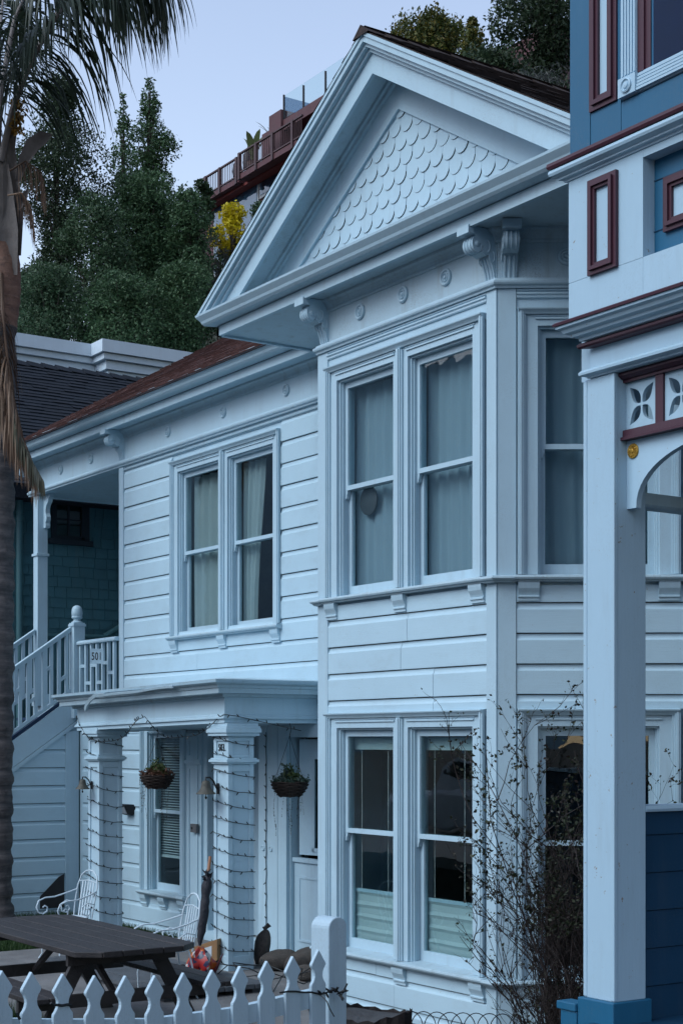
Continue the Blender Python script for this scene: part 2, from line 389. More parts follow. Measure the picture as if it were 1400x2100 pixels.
# ---- windows
def window(fr, parent, s0, s1, zs, zh, lights, label=None, head=True, corbels=True, split=0.5, cas=0.135, mul=0.215, sill_ext=0.06, ear=True):
    """double-hung sashes in one moulded casing: zs = top of sill, zh = top of the head casing"""
    c = MB(fr)
    lab = None
    zc = zh - 0.135                                       # underside of head casing
    bw = (s1 - s0 - 2 * cas - (lights - 1) * mul) / lights
    ops = [(s0 + cas + i * (bw + mul), s0 + cas + i * (bw + mul) + bw) for i in range(lights)]
    # stepped side casings
    def jamb(a, b, band=None):
        c.box(a, b, 0, .030, zs, zc)
        if band == 'l': c.prof([(.030, 0), (.030, 1)], a, a) if False else None
    for a, b, bd in [(s0, s0 + cas, -1)] + [(ops[i][1], ops[i + 1][0], 0) for i in range(lights - 1)] + [(s1 - cas, s1, 1)]:
        c.box(a, b, 0, .030, zs, zh - (0.0 if bd == 0 else 0.0) - 0.135)
        if bd == 0:
            mid = (a + b) / 2
            c.box(mid - .030, mid + .030, .030, .062, zs, zh - .05); c.box(mid - .046, mid + .046, .030, .048, zs, zh - .065)
            c.box(mid - .016, mid + .016, .062, .072, zs, zh - .055)
        else:
            e0, e1 = (a - .028, a + .020) if bd < 0 else (b - .020, b + .028)
            c.box(e0, e1, .030, .060, zs, zh); i0, i1 = (e1, e1 + .018) if bd < 0 else (e0 - .018, e0)
            c.box(i0, i1, .030, .046, zs, zh - .02)
            c.box((e0 + e1) / 2 - .008, (e0 + e1) / 2 + .008, .060, .068, zs, zh)
    # head
    c.box(s0, s1, 0, .028, zc, zh - .04)
    c.prof([(0, zh - .045), (.050, zh - .045), (.056, zh - .034), (.066, zh - .022), (.078, zh - .010), (.080, zh), (0, zh + .008)], s0 - .026, s1 + .026)
    for i, (a, b) in enumerate(ops):
        c.box(a - .02, b + .02, .028, .040, zc + .052, zc + .066); c.box(a - .03, b + .03, .028, .036, zc + .075, zc + .085)
    win = build(c, 'window', TRIM, parent)
    if label: win['label'] = label
    zm = zs + (zc - zs) * split
    for (a, b) in ops:
        j = MB(fr)                                         # box frame seen inside the opening
        j.box(a - .001, a + .018, -.16, .0, zs, zc); j.box(b - .018, b + .001, -.16, .0, zs, zc); j.box(a + .018, b - .018, -.16, .0, zc - .018, zc + .001)
        j.box(a + .018, a + .030, -.045, -.02, zs, zc - .018); j.box(b - .030, b - .018, -.045, -.02, zs, zc - .018)
        build(j, 'frame', TRIM, win)
        st = .052
        u = MB(fr); x0, x1 = a + .020, b - .020           # upper sash, the outer one
        u.box(x0, x0 + st, -.085, -.048, zm - .02, zc - .02); u.box(x1 - st, x1, -.085, -.048, zm - .02, zc - .02)
        u.box(x0 + st, x1 - st, -.085, -.048, zc - .078, zc - .02); u.box(x0 + st, x1 - st, -.088, -.044, zm - .02, zm + .022)
        if ear:
            for e, g in ((x0, 1), (x1, -1)):               # sash horns
                u.plate([(e, zm - .02), (e + g * .044, zm - .02), (e + g * .044, zm - .045), (e + g * .032, zm - .065), (e + g * .028, zm - .09), (e + g * .012, zm - .10), (e, zm - .10)], -.084, -.050)
        us = build(u, 'upper_sash', TRIM, win)
        l = MB(fr)
        l.box(x0, x0 + st, -.130, -.092, zs + .002, zm + .02); l.box(x1 - st, x1, -.130, -.092, zs + .002, zm + .02)
        l.box(x0 + st, x1 - st, -.130, -.092, zs + .002, zs + .095); l.box(x0 + st, x1 - st, -.132, -.090, zm - .022, zm + .020)
        ls = build(l, 'lower_sash', TRIM, win)
        p = MB(fr); p.box(x0 + st - .004, x1 - st + .004, -.068, -.065, zm + .018, zc - .074); build(p, 'pane', GL_NOW[0], win)
        p = MB(fr); p.box(x0 + st - .004, x1 - st + .004, -.112, -.109, zs + .091, zm - .018); build(p, 'pane', GL_NOW[0], win)
    sl = MB(fr)                                            # sill
    sl.prof([(-.15, zs + .012), (.085, zs - .008), (.100, zs - .014), (.104, zs - .028), (.098, zs - .042), (.080, zs - .046), (.074, zs - .060), (.0, zs - .062), (-.15, zs - .05)], s0 - sill_ext, s1 + sill_ext)
    build(sl, 'sill', GRIME, win)
    if corbels:
        for sc in (s0 + .06, (s0 + s1) / 2, s1 - .06):
            corbel(fr, sc, zs - .062, win)
    return ops, zs, zc, zm
def corbel(fr, s, zt, parent):
    k = MB(fr)
    k.prof([(.0, zt), (.072, zt), (.072, zt - .020), (.066, zt - .05), (.048, zt - .085), (.040, zt - .105), (.050, zt - .110), (.050, zt - .122), (.038, zt - .127), (.038, zt - .150), (.0, zt - .150)], s - .085, s + .085)
    build(k, 'corbel', TRIM, parent)
GL_NOW = [GLASS]
def band(fr, s0, s1, pts, parent, name='moulding', m=None, m0=0., m1=0.):
    return build(MB(fr).prof(pts, s0, s1, m0, m1), name, m or TRIM, parent)

# window extents (s0, s1, sill, head)
W_MAIN = (-17.45, -14.90, 3.52, 5.70)
W_BAYU = (-12.20, -9.92, 3.545, 5.69)
W_BAYL = (-12.20, -9.92, 0.275, 2.455)
W_CU = (0.185, 1.435, 3.545, 5.69)
W_CL = (0.185, 1.435, 0.275, 2.455)
def hole(w, cas=0.135):
    return (w[0] + cas * .9, w[1] - cas * .9, w[2] - .02, w[3] - .13)

ZF0, ZF1 = 5.90, 6.335                     # frieze: its lower moulding and the soffit
# ---- main wall
wm = build(sheath(fM, HL, BL - CLW * math.cos(CANT), 2.30, 6.40, [hole(W_MAIN)]), 'main_wall', WHITE, house)
def spM(z):
    if W_MAIN[2] - .06 < z < W_MAIN[3]: return [(HL + .13, W_MAIN[0] - .03), (W_MAIN[1] + .03, BL + .05)]
    if W_MAIN[3] - .02 < z < W_MAIN[3] + .06 or W_MAIN[2] - .2 < z < W_MAIN[2]: return [(HL + .13, BL + .05)]
    return [(HL + .13, BL + .05)]
siding(fM, wm, 2.30, 5.79, spM)
build(MB(fM).box(HL - .005, HL + .125, 0, .034, 2.5, 5.86), 'corner_board', TRIM, house)
# ---- bay front
wb = build(sheath(fB, BL + .001, BR - .001, -.35, 6.40, [hole(W_BAYU), hole(W_BAYL)]), 'bay_wall', WHITE, house)
siding(fB, wb, 2.46, 3.46, lambda z: [(BL + .145, BR - .105)])
siding(fB, wb, -.35, .20, lambda z: [(BL + .145, BR - .105)])
build(MB(fB).box(BL - .02, BL + .145, .0, .032, -.35, 5.86), 'corner_board', TRIM, house)
build(MB(fB).box(BR - .105, BR + .019, .0, .032, -.35, 5.86), 'corner_board', TRIM, house)
# ---- bay canted sides
wc = build(sheath(fC, .001, CW, -.35, 6.40, [hole(W_CU), hole(W_CL)]), 'bay_wall', WHITE, house)
siding(fC, wc, 2.46, 3.46, lambda z: [(.15, CW - .13)])
siding(fC, wc, -.35, .20, lambda z: [(.15, CW - .13)])
build(MB(fC).box(.0, .145, .0, .032, -.35, 5.86), 'corner_board', TRIM, house)
build(MB(fC).box(CW - .13, CW + .015, .0, .032, -.35, 5.86), 'corner_board', TRIM, house)
wl = build(sheath(fL, 0, CLW - .001, -.35, 6.40, []), 'bay_wall', WHITE, house)
siding(fL, wl, -.35, 5.79, lambda z: [(.02, CLW - .14)])
build(MB(fL).box(CLW - .14, CLW - .001, .0, .032, -.35, 5.86), 'corner_board', TRIM, house)

for fr, a, b, w in ((fB, BL + .145, BR - .105, W_BAYU), (fC, .15, CW - .13, W_CU)):        # flat board between head casing and frieze, with a bead
    band(fr, a, b, [(0, 5.69), (.018, 5.69), (.018, 5.87), (0, 5.87)], house, 'head_board')
    band(fr, a, b, [(.018, 5.775), (.030, 5.775), (.036, 5.783), (.036, 5.800), (.048, 5.808), (.048, 5.822), (.018, 5.822)], house)
    band(fr, a, b, [(.018, 5.838), (.034, 5.838), (.034, 5.85), (.018, 5.86)], house)
band(fM, HL, BL, [(0, 5.79), (.016, 5.79), (.016, 5.86), (0, 5.86)], house, 'head_board')
band(fM, HL, BL, [(.016, 5.80), (.030, 5.80), (.036, 5.815), (.016, 5.83)], house)
# frieze board and its mouldings, on every face
FB = [(0, ZF0 - .045), (.050, ZF0 - .045), (.054, ZF0 - .030), (.072, ZF0 - .018), (.078, ZF0 - .004), (.078, ZF0 + .010), (.055, ZF0 + .020), (.050, ZF0 + .036), (.020, ZF0 + .042), (0, ZF0 + .042)]
FT = [(0, ZF1 - .105), (.024, ZF1 - .105), (.030, ZF1 - .09), (.030, ZF1 - .075), (.040, ZF1 - .055), (.062, ZF1 - .032), (.086, ZF1 - .02), (.092, ZF1), (0, ZF1)]
tn = math.tan(CANT / 2)
for fr, a, b, m0, m1, nm in ((fM, -22.0, BL - CLW * math.cos(CANT), 0, 0, 'main'), (fB, BL, BR, tn, tn, 'bay'), (fC, 0, CW, tn, 0, 'cant'), (fL, 0, CLW, 0, tn, 'left')):
    build(MB(fr).prof([(0, ZF0 + .03), (.012, ZF0 + .03), (.012, ZF1), (0, ZF1)], a, b), 'frieze', GRIME if nm != 'main' else TRIM, house)
    band(fr, a, b, FB, house, 'moulding', None, m0, m1)
    band(fr, a, b, FT, house, 'moulding', GRIME, m0, m1)
for px, py in ((739, 640), (827, 607), (915, 572)):
    p = atY(px, py, YB - .012); rosette(fB, p.x, 6.115, house)
for px in (125, 187, 345, 458, 587):
    p = atY(px, 900, YM - .012); rosette(fM, p.x, 6.115, house, .068)
rosette(fC, .555, 6.115, house)
rosette(fC, 1.02, 6.115, house)
for s in (BL + .075, BR - .07): bracket(fB, s, house)
bracket(fC, .09, house); bracket(fC, CW - .1, house)
bracket(fM, HL + .06, house); bracket(fM, -21.83, house)

# ---- windows
GL_NOW[0] = GLASS
WM = window(fM, house, *W_MAIN, 2)
WBU = window(fB, house, *W_BAYU, 2)
WCU = window(fC, house, *W_CU, 1, split=.52)
GL_NOW[0] = GLASS2
WBL = window(fB, house, *W_BAYL, 2, split=.535)
WCL = window(fC, house, *W_CL, 1, split=.535)
# the sill course runs round the bay
for zs in (3.545, .275):
    pr = [(0, zs - .012), (.085, zs - .012), (.102, zs - .020), (.106, zs - .034), (.098, zs - .046), (.080, zs - .052), (.072, zs - .066), (0, zs - .07)]
    band(fL, CLW - .35, CLW, pr, house, 'sill_course', GRIME, 0, tn); band(fB, BL, W_BAYU[0] - .06, pr, house, 'sill_course', GRIME, tn, 0)
    band(fB, W_BAYU[1] + .06, BR, pr, house, 'sill_course', GRIME, 0, tn)
    band(fC, 0, W_CU[0] - .06, pr, house, 'sill_course', GRIME, tn, 0); band(fC, W_CU[1] + .06, CW, pr, house, 'sill_course', GRIME)

# ---- rooms behind the glass
rm = MB()
rm.box(-18.9, -9.0, 13.0, 13.1, -.3, 6.4)            # far wall
rm.box(-18.9, -18.8, 9.5, 13.0, -.3, 6.4); rm.box(-8.80, -8.70, 9.55, 13.0, -.35, 6.4)
rm.box(-13.6, -13.5, 9.5, 13.0, -.3, 6.4)
build(rm, 'room_wall', ROOM, house)
# floors (kept behind the walls)
rf = MB()
for z in (-.28, 2.62, 6.30):
    rf.add([(-18.8, 9.37, z), (-13.5, 9.37, z), (-13.5, 13, z), (-18.8, 13, z), (-18.8, 9.37, z + .1), (-13.5, 9.37, z + .1), (-13.5, 13, z + .1), (-18.8, 13, z + .1)], [(0, 3, 2, 1), (4, 5, 6, 7), (0, 1, 5, 4), (1, 2, 6, 5), (2, 3, 7, 6), (3, 0, 4, 7)])
    pl = [(-13.5, 13), (-13.5, 9.4), (-12.98, 9.2), (BL + .12, YB + .16), (BR - .12, YB + .16), (-8.95, 9.42), (-8.8, 13)]
    n = len(pl)
    rf.add([(x, y, z) for x, y in pl] + [(x, y, z + .1) for x, y in pl], [(i, (i + 1) % n, n + (i + 1) % n, n + i) for i in range(n)] + [tuple(reversed(range(n))), tuple(range(n, 2 * n))])
build(rf, 'floor_slab', ROOM, house)
ms = MB(); ms.box(-8.84, -8.70, 9.44, 16, -.35, 6.4)                     # right side wall of the house
build(ms, 'side_wall', WHITE, house)

# ---- eaves: soffit, fascia, gutter
GUT = [(0, 6.415), (.02, 6.412), (.095, 6.425), (.115, 6.445), (.125, 6.470), (.150, 6.50), (.162, 6.515), (.165, 6.535), (.150, 6.538), (.146, 6.525), (.02, 6.52), (0, 6.52)]
GX0, GX1 = -13.86, -8.27                  # gable fascia ends
GC = (GX0 + GX1) / 2
GY = YB - .29                             # gable fascia plane
fG = Frame((0, GY), (1, 0), (0, -1)); fGl = Frame((GX0, 0), (0, -1), (-1, 0)); fGr = Frame((GX1, 0), (0, 1), (1, 0))
build(MB().box(GX0 + .002, GX1 - .002, GY + .002, YM + .3, 6.337, 6.357), 'soffit', GRIME, house)
build(MB().box(GX1 - .05, GX1 + .001, GY + .001, GY + .05, 6.316, 6.5), 'fascia', TRIM, house)
band(fG, GX0, GX1, [(-.04, 6.315), (.0, 6.315), (.0, 6.41), (-.04, 6.41)], house, 'fascia')
band(fGl, -(YM + .2), -GY, [(-.04, 6.315), (.0, 6.315), (.0, 6.50), (-.04, 6.50)], house, 'fascia', None, 0, 0)
band(fGr, GY, YM + 2, [(-.04, 6.315), (.0, 6.315), (.0, 6.50), (-.04, 6.50)], house, 'fascia')
band(fG, GX0, GX1, GUT, house, 'gutter', None, 1, 1)
band(fGl, -(YM - .3), -GY, [(o * .55, z) for o, z in GUT], house, 'gutter', None, 0, 1.82)
band(fGr, GY, YM + 2, [(o, z) for o, z in GUT], house, 'gutter', None, 1, 0)
build(MB().box(GX0, GX1, GY - .158, GY + .32, 6.522, 6.530), 'cornice_top', GRIME, house)
MY = YM - .29; MX0 = -22.13
fE = Frame((0, MY), (1, 0), (0, -1)); fEl = Frame((MX0, 0), (0, -1), (-1, 0))
build(MB().box(MX0 + .002, GX0 + .1, MY + .002, 13, 6.336, 6.356), 'soffit', TRIM, house)
band(fE, MX0, GX0 + .3, [(-.04, 6.312), (.0, 6.312), (.0, 6.41), (-.04, 6.41)], house, 'fascia')
band(fEl, -13, -MY, [(-.04, 6.312), (.0, 6.312), (.0, 6.52), (-.04, 6.52)], house, 'fascia')
band(fE, MX0, GX0 + .4, GUT, house, 'gutter', None, 1, 0)
band(fEl, -13, -MY, GUT, house, 'gutter', None, 0, 1)

# ---- gable: pediment over the bay
PITCH = .605; AZ = 8.33; AYF = GY - .15   # apex height of the outer rake, front plane
def rake(sign, o_front, o_back, t0, t1, name, m, over=0.0):
    """a board following the roof slope; t0, t1: distance below the roof line"""
    hx = (GX1 - GX0) / 2 + .16
    k = math.sqrt(1 + PITCH * PITCH)
    def P(x, t): return (GC + sign * x, AZ - PITCH * x - t * k)
    x0a, x0b = 0, 0
    zb = 6.528
    xa = (AZ - t0 * k - zb) / PITCH; xb = (AZ - t1 * k - zb) / PITCH
    poly = [P(0, t0), P(xa, t0), P(xb, t1), P(0, t1)]
    mb = MB(Frame((0, 0), (1, 0), (0, -1))); mb.plate(poly, -o_back, -o_front)
    return build(mb, name, m, house)
for sg in (-1, 1):
    rake(sg, AYF, AYF + .35, 0.0, .030, 'rake_edge', TRIM)
    rake(sg, AYF + .012, AYF + .36, .031, .075, 'rake_crown', TRIM)
    rake(sg, AYF + .045, AYF + .36, .076, .105, 'rake_crown', TRIM)
    rake(sg, AYF + .085, AYF + .36, .106, .135, 'rake_crown', TRIM)
    rake(sg, AYF + .115, AYF + .15, .136, .29, 'rake_board', TRIM)
    rake(sg, AYF + .15, YB + .02, .21, .235, 'rake_soffit', GRIME)
    rake(sg, YB - .115, YB + .03, .236, .268, 'rake_moulding', GRIME)
    rake(sg, YB - .085, YB + .03, .269, .30, 'rake_moulding', GRIME)
    rake(sg, YB - .052, YB + .03, .301, .50, 'tympanum_board', TRIM)
hx = (AZ - 6.5) / PITCH
build(MB(Frame((0, 0), (1, 0), (0, -1))).plate([(GC - hx + .3, 6.50), (GC + hx - .3, 6.50), (GC, AZ - .22)], -(YB + .12), -(YB + .004)), 'tympanum', TRIM, house)
# scalloped shingles, one by one
SW, SE, SH = .173, .146, .235
def scallop_mesh():
    mb = MB(); pts = []; w = SW * .495
    for k in range(9):
        a = math.pi * k / 8; pts.append((-w * math.cos(a), -(SH - w) - w * math.sin(a) * 1.02))
    n = len(pts) + 2
    ring = [(-w, 0)] + pts + [(w, 0)]
    v = [(x, -.004 - .013 * (-z / SH), z) for x, z in ring] + [(x, 0.002, z) for x, z in ring]
    return mb.add(v, [tuple(range(n)), tuple(range(2 * n - 1, n - 1, -1))] + [(i, (i + 1) % n, n + (i + 1) % n, n + i) for i in range(n)]).mesh('scallop_shingle')
sme = scallop_mesh(); sme.materials.append(TRIM); sme.materials.append(JOINT)
for p_ in list(sme.polygons)[3:11]: p_.material_index = 1  # lower rims coloured dark to carry the shaded edge of each scallop
k_ = math.sqrt(1 + PITCH * PITCH)
zin = AZ - .49 * k_                                    # apex of the shingled field
row = 0; zb = 6.53
while True:
    zbot = zb + row * SE - .02
    if zbot > zin + .10: break
    half = (zin - zbot - SE * .55) / PITCH
    off = SW / 2 if row % 2 else 0
    n = int(half / SW) + 2
    for i in range(-n, n + 1):
        x = GC + i * SW + off
        if abs(x - GC) < half + SW * .62:
            o = ob('scallop_shingle', sme, TRIM, house, (x + rnd.uniform(-.003, .003), YB - .014, zbot + SH + rnd.uniform(-.004, .004)), (rnd.uniform(-.012, .012), rnd.uniform(-.02, .02), 0))
    row += 1

# ---- roofs
RED = shingle_mat('red_brown_shingle', (0.155, 0.075, 0.065), (0.105, 0.058, 0.055))
DARK = shingle_mat('shaded_brown_shingle', (0.070, 0.050, 0.045), (0.045, 0.035, 0.033))  # gable shingles: their difference in light is put into a darker brown
def roof_courses(corners_fn, n, name, m, parent, tab=.17, seed=3, th=.016, jit=.012):
    """courses of three-tab shingles as real steps: corners_fn(t) -> (left, right, normal) of a course line at fraction t"""
    r_ = random.Random(seed); mb = MB()
    for i in range(n):
        a0, b0, nn = corners_fn(i / n); a1, b1, _ = corners_fn((i + 1.25) / n)
        L = (b0 - a0).length; k = max(1, int(L / tab)); off = r_.random()
        cuts = [0] + [min(1, max(0, (j + off) / k + r_.uniform(-.1, .1) / k)) for j in range(k)] + [1]
        for j in range(len(cuts) - 1):
            u0, u1 = cuts[j], cuts[j + 1]
            if u1 - u0 < .002: continue
            h = th * r_.uniform(.7, 1.3); dr = r_.uniform(0, jit)
            dv = (a0 - a1).normalized() * dr
            p = [a0.lerp(b0, u0) + dv, a0.lerp(b0, u1) + dv, a1.lerp(b1, u1), a1.lerp(b1, u0)]
            mb.add([p[0] + nn * h, p[1] + nn * h, p[2] + nn * .003, p[3] + nn * .003, p[0], p[1]], [(0, 1, 2, 3), (4, 5, 1, 0)])
    o = build(mb, name, m, parent); o['kind'] = 'stuff'
    return o
# main hip roof (front slope and left hip)
MP = .62; E0 = Vector((MX0 - .17, MY - .17, 6.535)); RUN = 4.4
rbody = MB()
Rg = [Vector((E0.x, E0.y, 6.50)), Vector((-8.2, E0.y, 6.50)), Vector((-8.2, E0.y + RUN, 6.50 + MP * RUN)), Vector((E0.x + RUN, E0.y + RUN, 6.50 + MP * RUN)), Vector((E0.x, E0.y + 2 * RUN, 6.50)), Vector((-8.2, E0.y + 2 * RUN, 6.5))]
rbody.add(Rg, [(0, 1, 2, 3), (0, 3, 4), (3, 2, 5, 4), (0, 4, 5, 1), (1, 5, 2)])
roof = build(rbody, 'roof', RED, house)
nrm = Vector((0, -MP, 1)).normalized()
roof_courses(lambda t: (E0 + Vector((RUN * t, RUN * t, MP * RUN * t - .02)), Vector((GX0 + .5 + 0 * t, E0.y + RUN * t, E0.z + MP * RUN * t - .02)), nrm), 36, 'shingle_courses', RED, roof)
# gable roof running back from the pediment
RY0, RY1 = AYF + .006, 14.0
for sg in (-1, 1):
    hw = (AZ - 6.60) / PITCH - .03
    A = Vector((GC, RY0, AZ + .012)); Bq = Vector((GC, RY1, AZ + .012)); C_ = Vector((GC + sg * hw, RY0, AZ - PITCH * hw + .012)); D_ = Vector((GC + sg * hw, RY1, AZ - PITCH * hw + .012))
    dn = Vector((0, 0, -.008))
    g = MB().add([A, Bq, D_, C_, A + dn, Bq + dn, D_ + dn, C_ + dn], [(0, 1, 2, 3), (7, 6, 5, 4), (0, 3, 7, 4), (1, 5, 6, 2), (3, 2, 6, 7), (0, 4, 5, 1)])
    gr = build(g, 'roof', DARK, house)
    nr = Vector((sg * PITCH, 0, 1)).normalized()
    roof_courses(lambda t: (C_.lerp(A, t), D_.lerp(Bq, t), nr), 19, 'shingle_courses', DARK, gr, .2, 5 + sg, .014)
cap = MB().prof([(0, 0), (.10, -.055), (.10, -.035), (0, .03), (-.10, -.035), (-.10, -.055)], 0, 1)
cp = MB()
for k in range(26):
    y0 = RY0 - .02 + k * .24
    cp.add([(GC - .12, y0, AZ - .045), (GC, y0, AZ + .05), (GC + .12, y0, AZ - .045), (GC - .12, y0 + .27, AZ - .058), (GC, y0 + .27, AZ + .034), (GC + .12, y0 + .27, AZ - .058)], [(0, 1, 4, 3), (1, 2, 5, 4), (0, 2, 1), (3, 4, 5)])
build(cp, 'ridge_cap', DARK, house)
# ================================================================ upper porch, stair, portico, ground floor wall (all the white house)
PZ = 2.72                                     # upper porch floor
STX = -20.28                                  # right side of the outside stair
# --- porch
porch = build(MB().box(-22.0, HL, YM + .02, 12.2, PZ - .16, PZ), 'porch_floor', TRIM, house)
build(MB().box(-22.0, HL - .01, YM + .12, 12.2, 5.862, 5.89), 'porch_ceiling', GRIME, house)
build(MB().box(-22.0, HL, 12.2, 12.3, 2.5, 6.33), 'porch_back_wall', WHITE, house)
build(MB().box(-22.0, HL, YM + .0, YM + .12, 5.858, 6.33), 'porch_beam', TRIM, house)
build(MB().box(-22.0, -21.88, YM + .12, 12.2, 5.858, 6.33), 'porch_beam', TRIM, house)
ps = MB(); ps.box(-21.87, -21.71, 9.19, 9.35, PZ, 5.858); ps.box(-21.89, -21.69, 9.17, 9.37, 4.95, 4.99); ps.box(-21.89, -21.69, 9.17, 9.37, PZ, PZ + .18)
build(ps, 'porch_post', TRIM, house, bevel=.004)
def porch_bracket(s, sg):
    poly = [(0, 0), (.20, 0), (.20, -.05), (.165, -.06), (.15, -.10), (.11, -.13), (.075, -.18), (.07, -.24), (.10, -.29), (.095, -.33), (.07, -.36), (.08, -.40), (.07, -.43), (0, -.43)]
    build(MB(fM).plate([(s + sg * a * 1.15, 5.858 + b * 1.15) for a, b in poly], -.13, -.06), 'porch_bracket', TRIM, house)
porch_bracket(-21.71, 1)
build(MB(fM).box(HL - .07, HL - .005, -.13, -.05, 5.70, 5.858), 'porch_bracket', TRIM, house)
build(MB(fM).box(HL, HL + .02, -.9, -.14, 2.3, 6.33), 'porch_side_wall', WHITE, house)
# --- railing with the number sign
NWX = atY(158, 1400, 9.17).x
def newel(x, y, z0, z1, nm='newel_post'):
    mb = MB(); h = .082
    mb.box(x - h, x + h, y - h, y + h, z0, z1); mb.box(x - h - .012, x + h + .012, y - h - .012, y + h + .012, z1 - .05, z1 - .02)
    mb.lathe((x, y, z1), [(.08, 0), (.08, .012), (.05, .03), (.048, .05), (.074, .065), (.078, .085), (.07, .095), (.076, .105), (.078, .14), (.074, .19), (.058, .225), (.03, .243), (.004, .248)], 18)
    return build(mb, nm, TRIM, house, smooth=35)
newel(NWX, 9.17, PZ - .2, 3.86)
rail = build(MB().prof([(.0, 0), (.09, 0), (.085, .03), (.06, .05), (.03, .05), (.005, .03)], 0, 1) if False else MB(Frame((0, 9.17), (1, 0), (0, -1))).prof([(-.045, 3.545), (.045, 3.545), (.05, 3.565), (.045, 3.585), (.02, 3.60), (-.02, 3.60), (-.045, 3.585)], NWX + .08, HL), 'railing', TRIM, house)
bxm = MB()
for i in range(7):
    s = NWX + .13 + i * (HL - NWX - .16) / 6.4
    build(MB().box(s - .022, s + .022, 9.15, 9.19, PZ, 3.545), 'baluster', TRIM, rail)
    if i < 6:
        zz = (3.22, 2.98, 3.22, 2.98, 3.24, 3.1)[i]
        build(MB().box(s + .022, s + (HL - NWX - .16) / 6.4 - .022, 9.152, 9.188, zz, zz + .045), 'crosspiece', TRIM, rail)
# --- stair
SLOPE = .69; SY0, SZ0 = 8.95, 2.70            # a point on the skirt's upper edge
def zst(y): return SZ0 + (y - SY0) * SLOPE
YE = 5.2
stair = build(MB(Frame((STX, 0), (0, 1), (1, 0))).plate([(YE, zst(YE) - .36), (9.22, zst(9.22) - .36), (9.22, PZ), (SY0 + .03, PZ), (YE, zst(YE))], -.05, .0), 'stair', TRIM, house)
tread = MB()
for k in range(15):
    y1 = 9.15 - k * .262; z1 = PZ - k * .181 - .02
    build(MB().box(-21.72, STX - .052, y1 - .29, y1, z1 - .20, z1 - .16), 'step', plain('stair_blue_paint', (0.02, 0.05, 0.11)) if k == 0 else bpy.data.materials['stair_blue_paint'], stair)
build(MB(Frame((STX, 0), (0, 1), (1, 0))).plate([(YE, zst(YE) + .0), (SY0 - .02, zst(SY0 - .02) + .0), (SY0 - .02, zst(SY0 - .02) + .055), (YE, zst(YE) + .055)], -.09, -.055), 'stair_edge', bpy.data.materials['stair_blue_paint'], stair)
for X_, ya in ((STX - .03, 9.09), (-21.79, 9.17)):
    fS = Frame((X_, 0), (0, 1), (1, 0))
    def par(mb, y0, y1, a, b, o0, o1): mb.plate([(y0, zst(y0) + a), (y1, zst(y1) + a), (y1, zst(y1) + b), (y0, zst(y0) + b)], o0, o1)
    hr = MB(fS); par(hr, YE, ya, .94, .985, -.035, .035); par(hr, YE, ya, .985, 1.01, -.045, .045); build(hr, 'handrail', TRIM, stair)
    lr = MB(fS); par(lr, YE, ya, .09, .14, -.03, .03); build(lr, 'lower_rail', TRIM, stair)
    y = ya - .06; i = 0
    while y > 7.2:
        bb = MB(fS); bb.plate([(y - .022, zst(y - .022) + .14), (y + .022, zst(y + .022) + .14), (y + .022, zst(y + .022) + .94), (y - .022, zst(y - .022) + .94)], -.022, .022); build(bb, 'baluster', TRIM, stair)
        if i % 2 == 0:
            q = (.34, .62)[i // 2 % 2]; cb = MB(fS); par(cb, y - .093, y - .022, q, q + .05, -.02, .02); build(cb, 'crosspiece', TRIM, stair)
        y -= .115; i += 1
# wall under the stair, facing right, with its sloping trim
fS = Frame((STX, 0), (0, 1), (1, 0))
us = build(MB(fS).plate([(5.9, -.35), (9.2, -.35), (9.2, zst(9.2) - .37), (5.9, zst(5.9) - .37)], -.16, -.03), 'stair_wall', WHITE, house)
k = 0
while True:
    z = -.16 + k * E
    if z > 2.2: break
    yl = max(6.9, SY0 + (z + E + .37 - SZ0) / SLOPE - .0)
    y_end = 9.02
    if yl < y_end - .05:
        siding_board(fS, us, 6.9, y_end, z, z, z + E, 0, 0, (lambda zz: max(6.9, SY0 + (zz + .385 - SZ0) / SLOPE) if zz > 1.0 else 6.9), -.03)
    k += 1
build(MB(fS).box(9.0, 9.2, -.03, .008, -.3, 2.34), 'corner_board', TRIM, house)
build(MB(fS).plate([(5.9, zst(5.9) - .43), (9.2, zst(9.2) - .43), (9.2, zst(9.2) - .37), (5.9, zst(5.9) - .37)], -.03, .016), 'stair_trim', TRIM, house)
build(MB(fS).box(6.9, 9.0, -.03, .012, -.35, -.16), 'base_board', GRIME, house)
# dark plate standing for the shade in the opening under the stair foot
build(MB(fS).plate([(8.62, -.13), (8.98, -.13), (8.98, .34), (8.90, .30), (8.62, .04)], -.004, .006), 'opening_shade_plate', plain('opening_shade', (0.02, 0.02, 0.022)), house)

# --- ground floor wall behind the portico
W_LOW = (-18.28, -17.12, .275, 2.455)
DX0, DX1 = -14.72, -13.82                     # door opening
lw = build(sheath(fM, STX, BL, -.35, 2.30, [hole(W_LOW), (-16.62, -15.36, -.1, 2.26), (DX0, DX1, -.22, 2.24)]), 'ground_floor_wall', WHITE, house)
def spL(z):
    a, b = -20.15, W_LOW[0] - .03
    if z < W_LOW[2] - .06: return [(a, -16.78)]
    return [(a, b)]
siding(fM, lw, -.35, 2.30, spL)
GL_NOW[0] = GLASS2
WLW = window(fM, house, *W_LOW, 1, split=.5)
def panel(fr, a, b, z0, z1, o, parent, m, name='panel', st=.045, t=.014):
    mb = MB(fr); mb.box(a, b, o - .02, o + .002, z0, z1)
    mb.box(a, a + st, o, o + t, z0, z1); mb.box(b - st, b, o, o + t, z0, z1); mb.box(a + st, b - st, o, o + t, z0, z0 + st); mb.box(a + st, b - st, o, o + t, z1 - st, z1)
    return build(mb, name, m, parent)
build(MB(fM).box(-17.10, -16.70, .0, .03, -.3, 2.30), 'pilaster', TRIM, house)
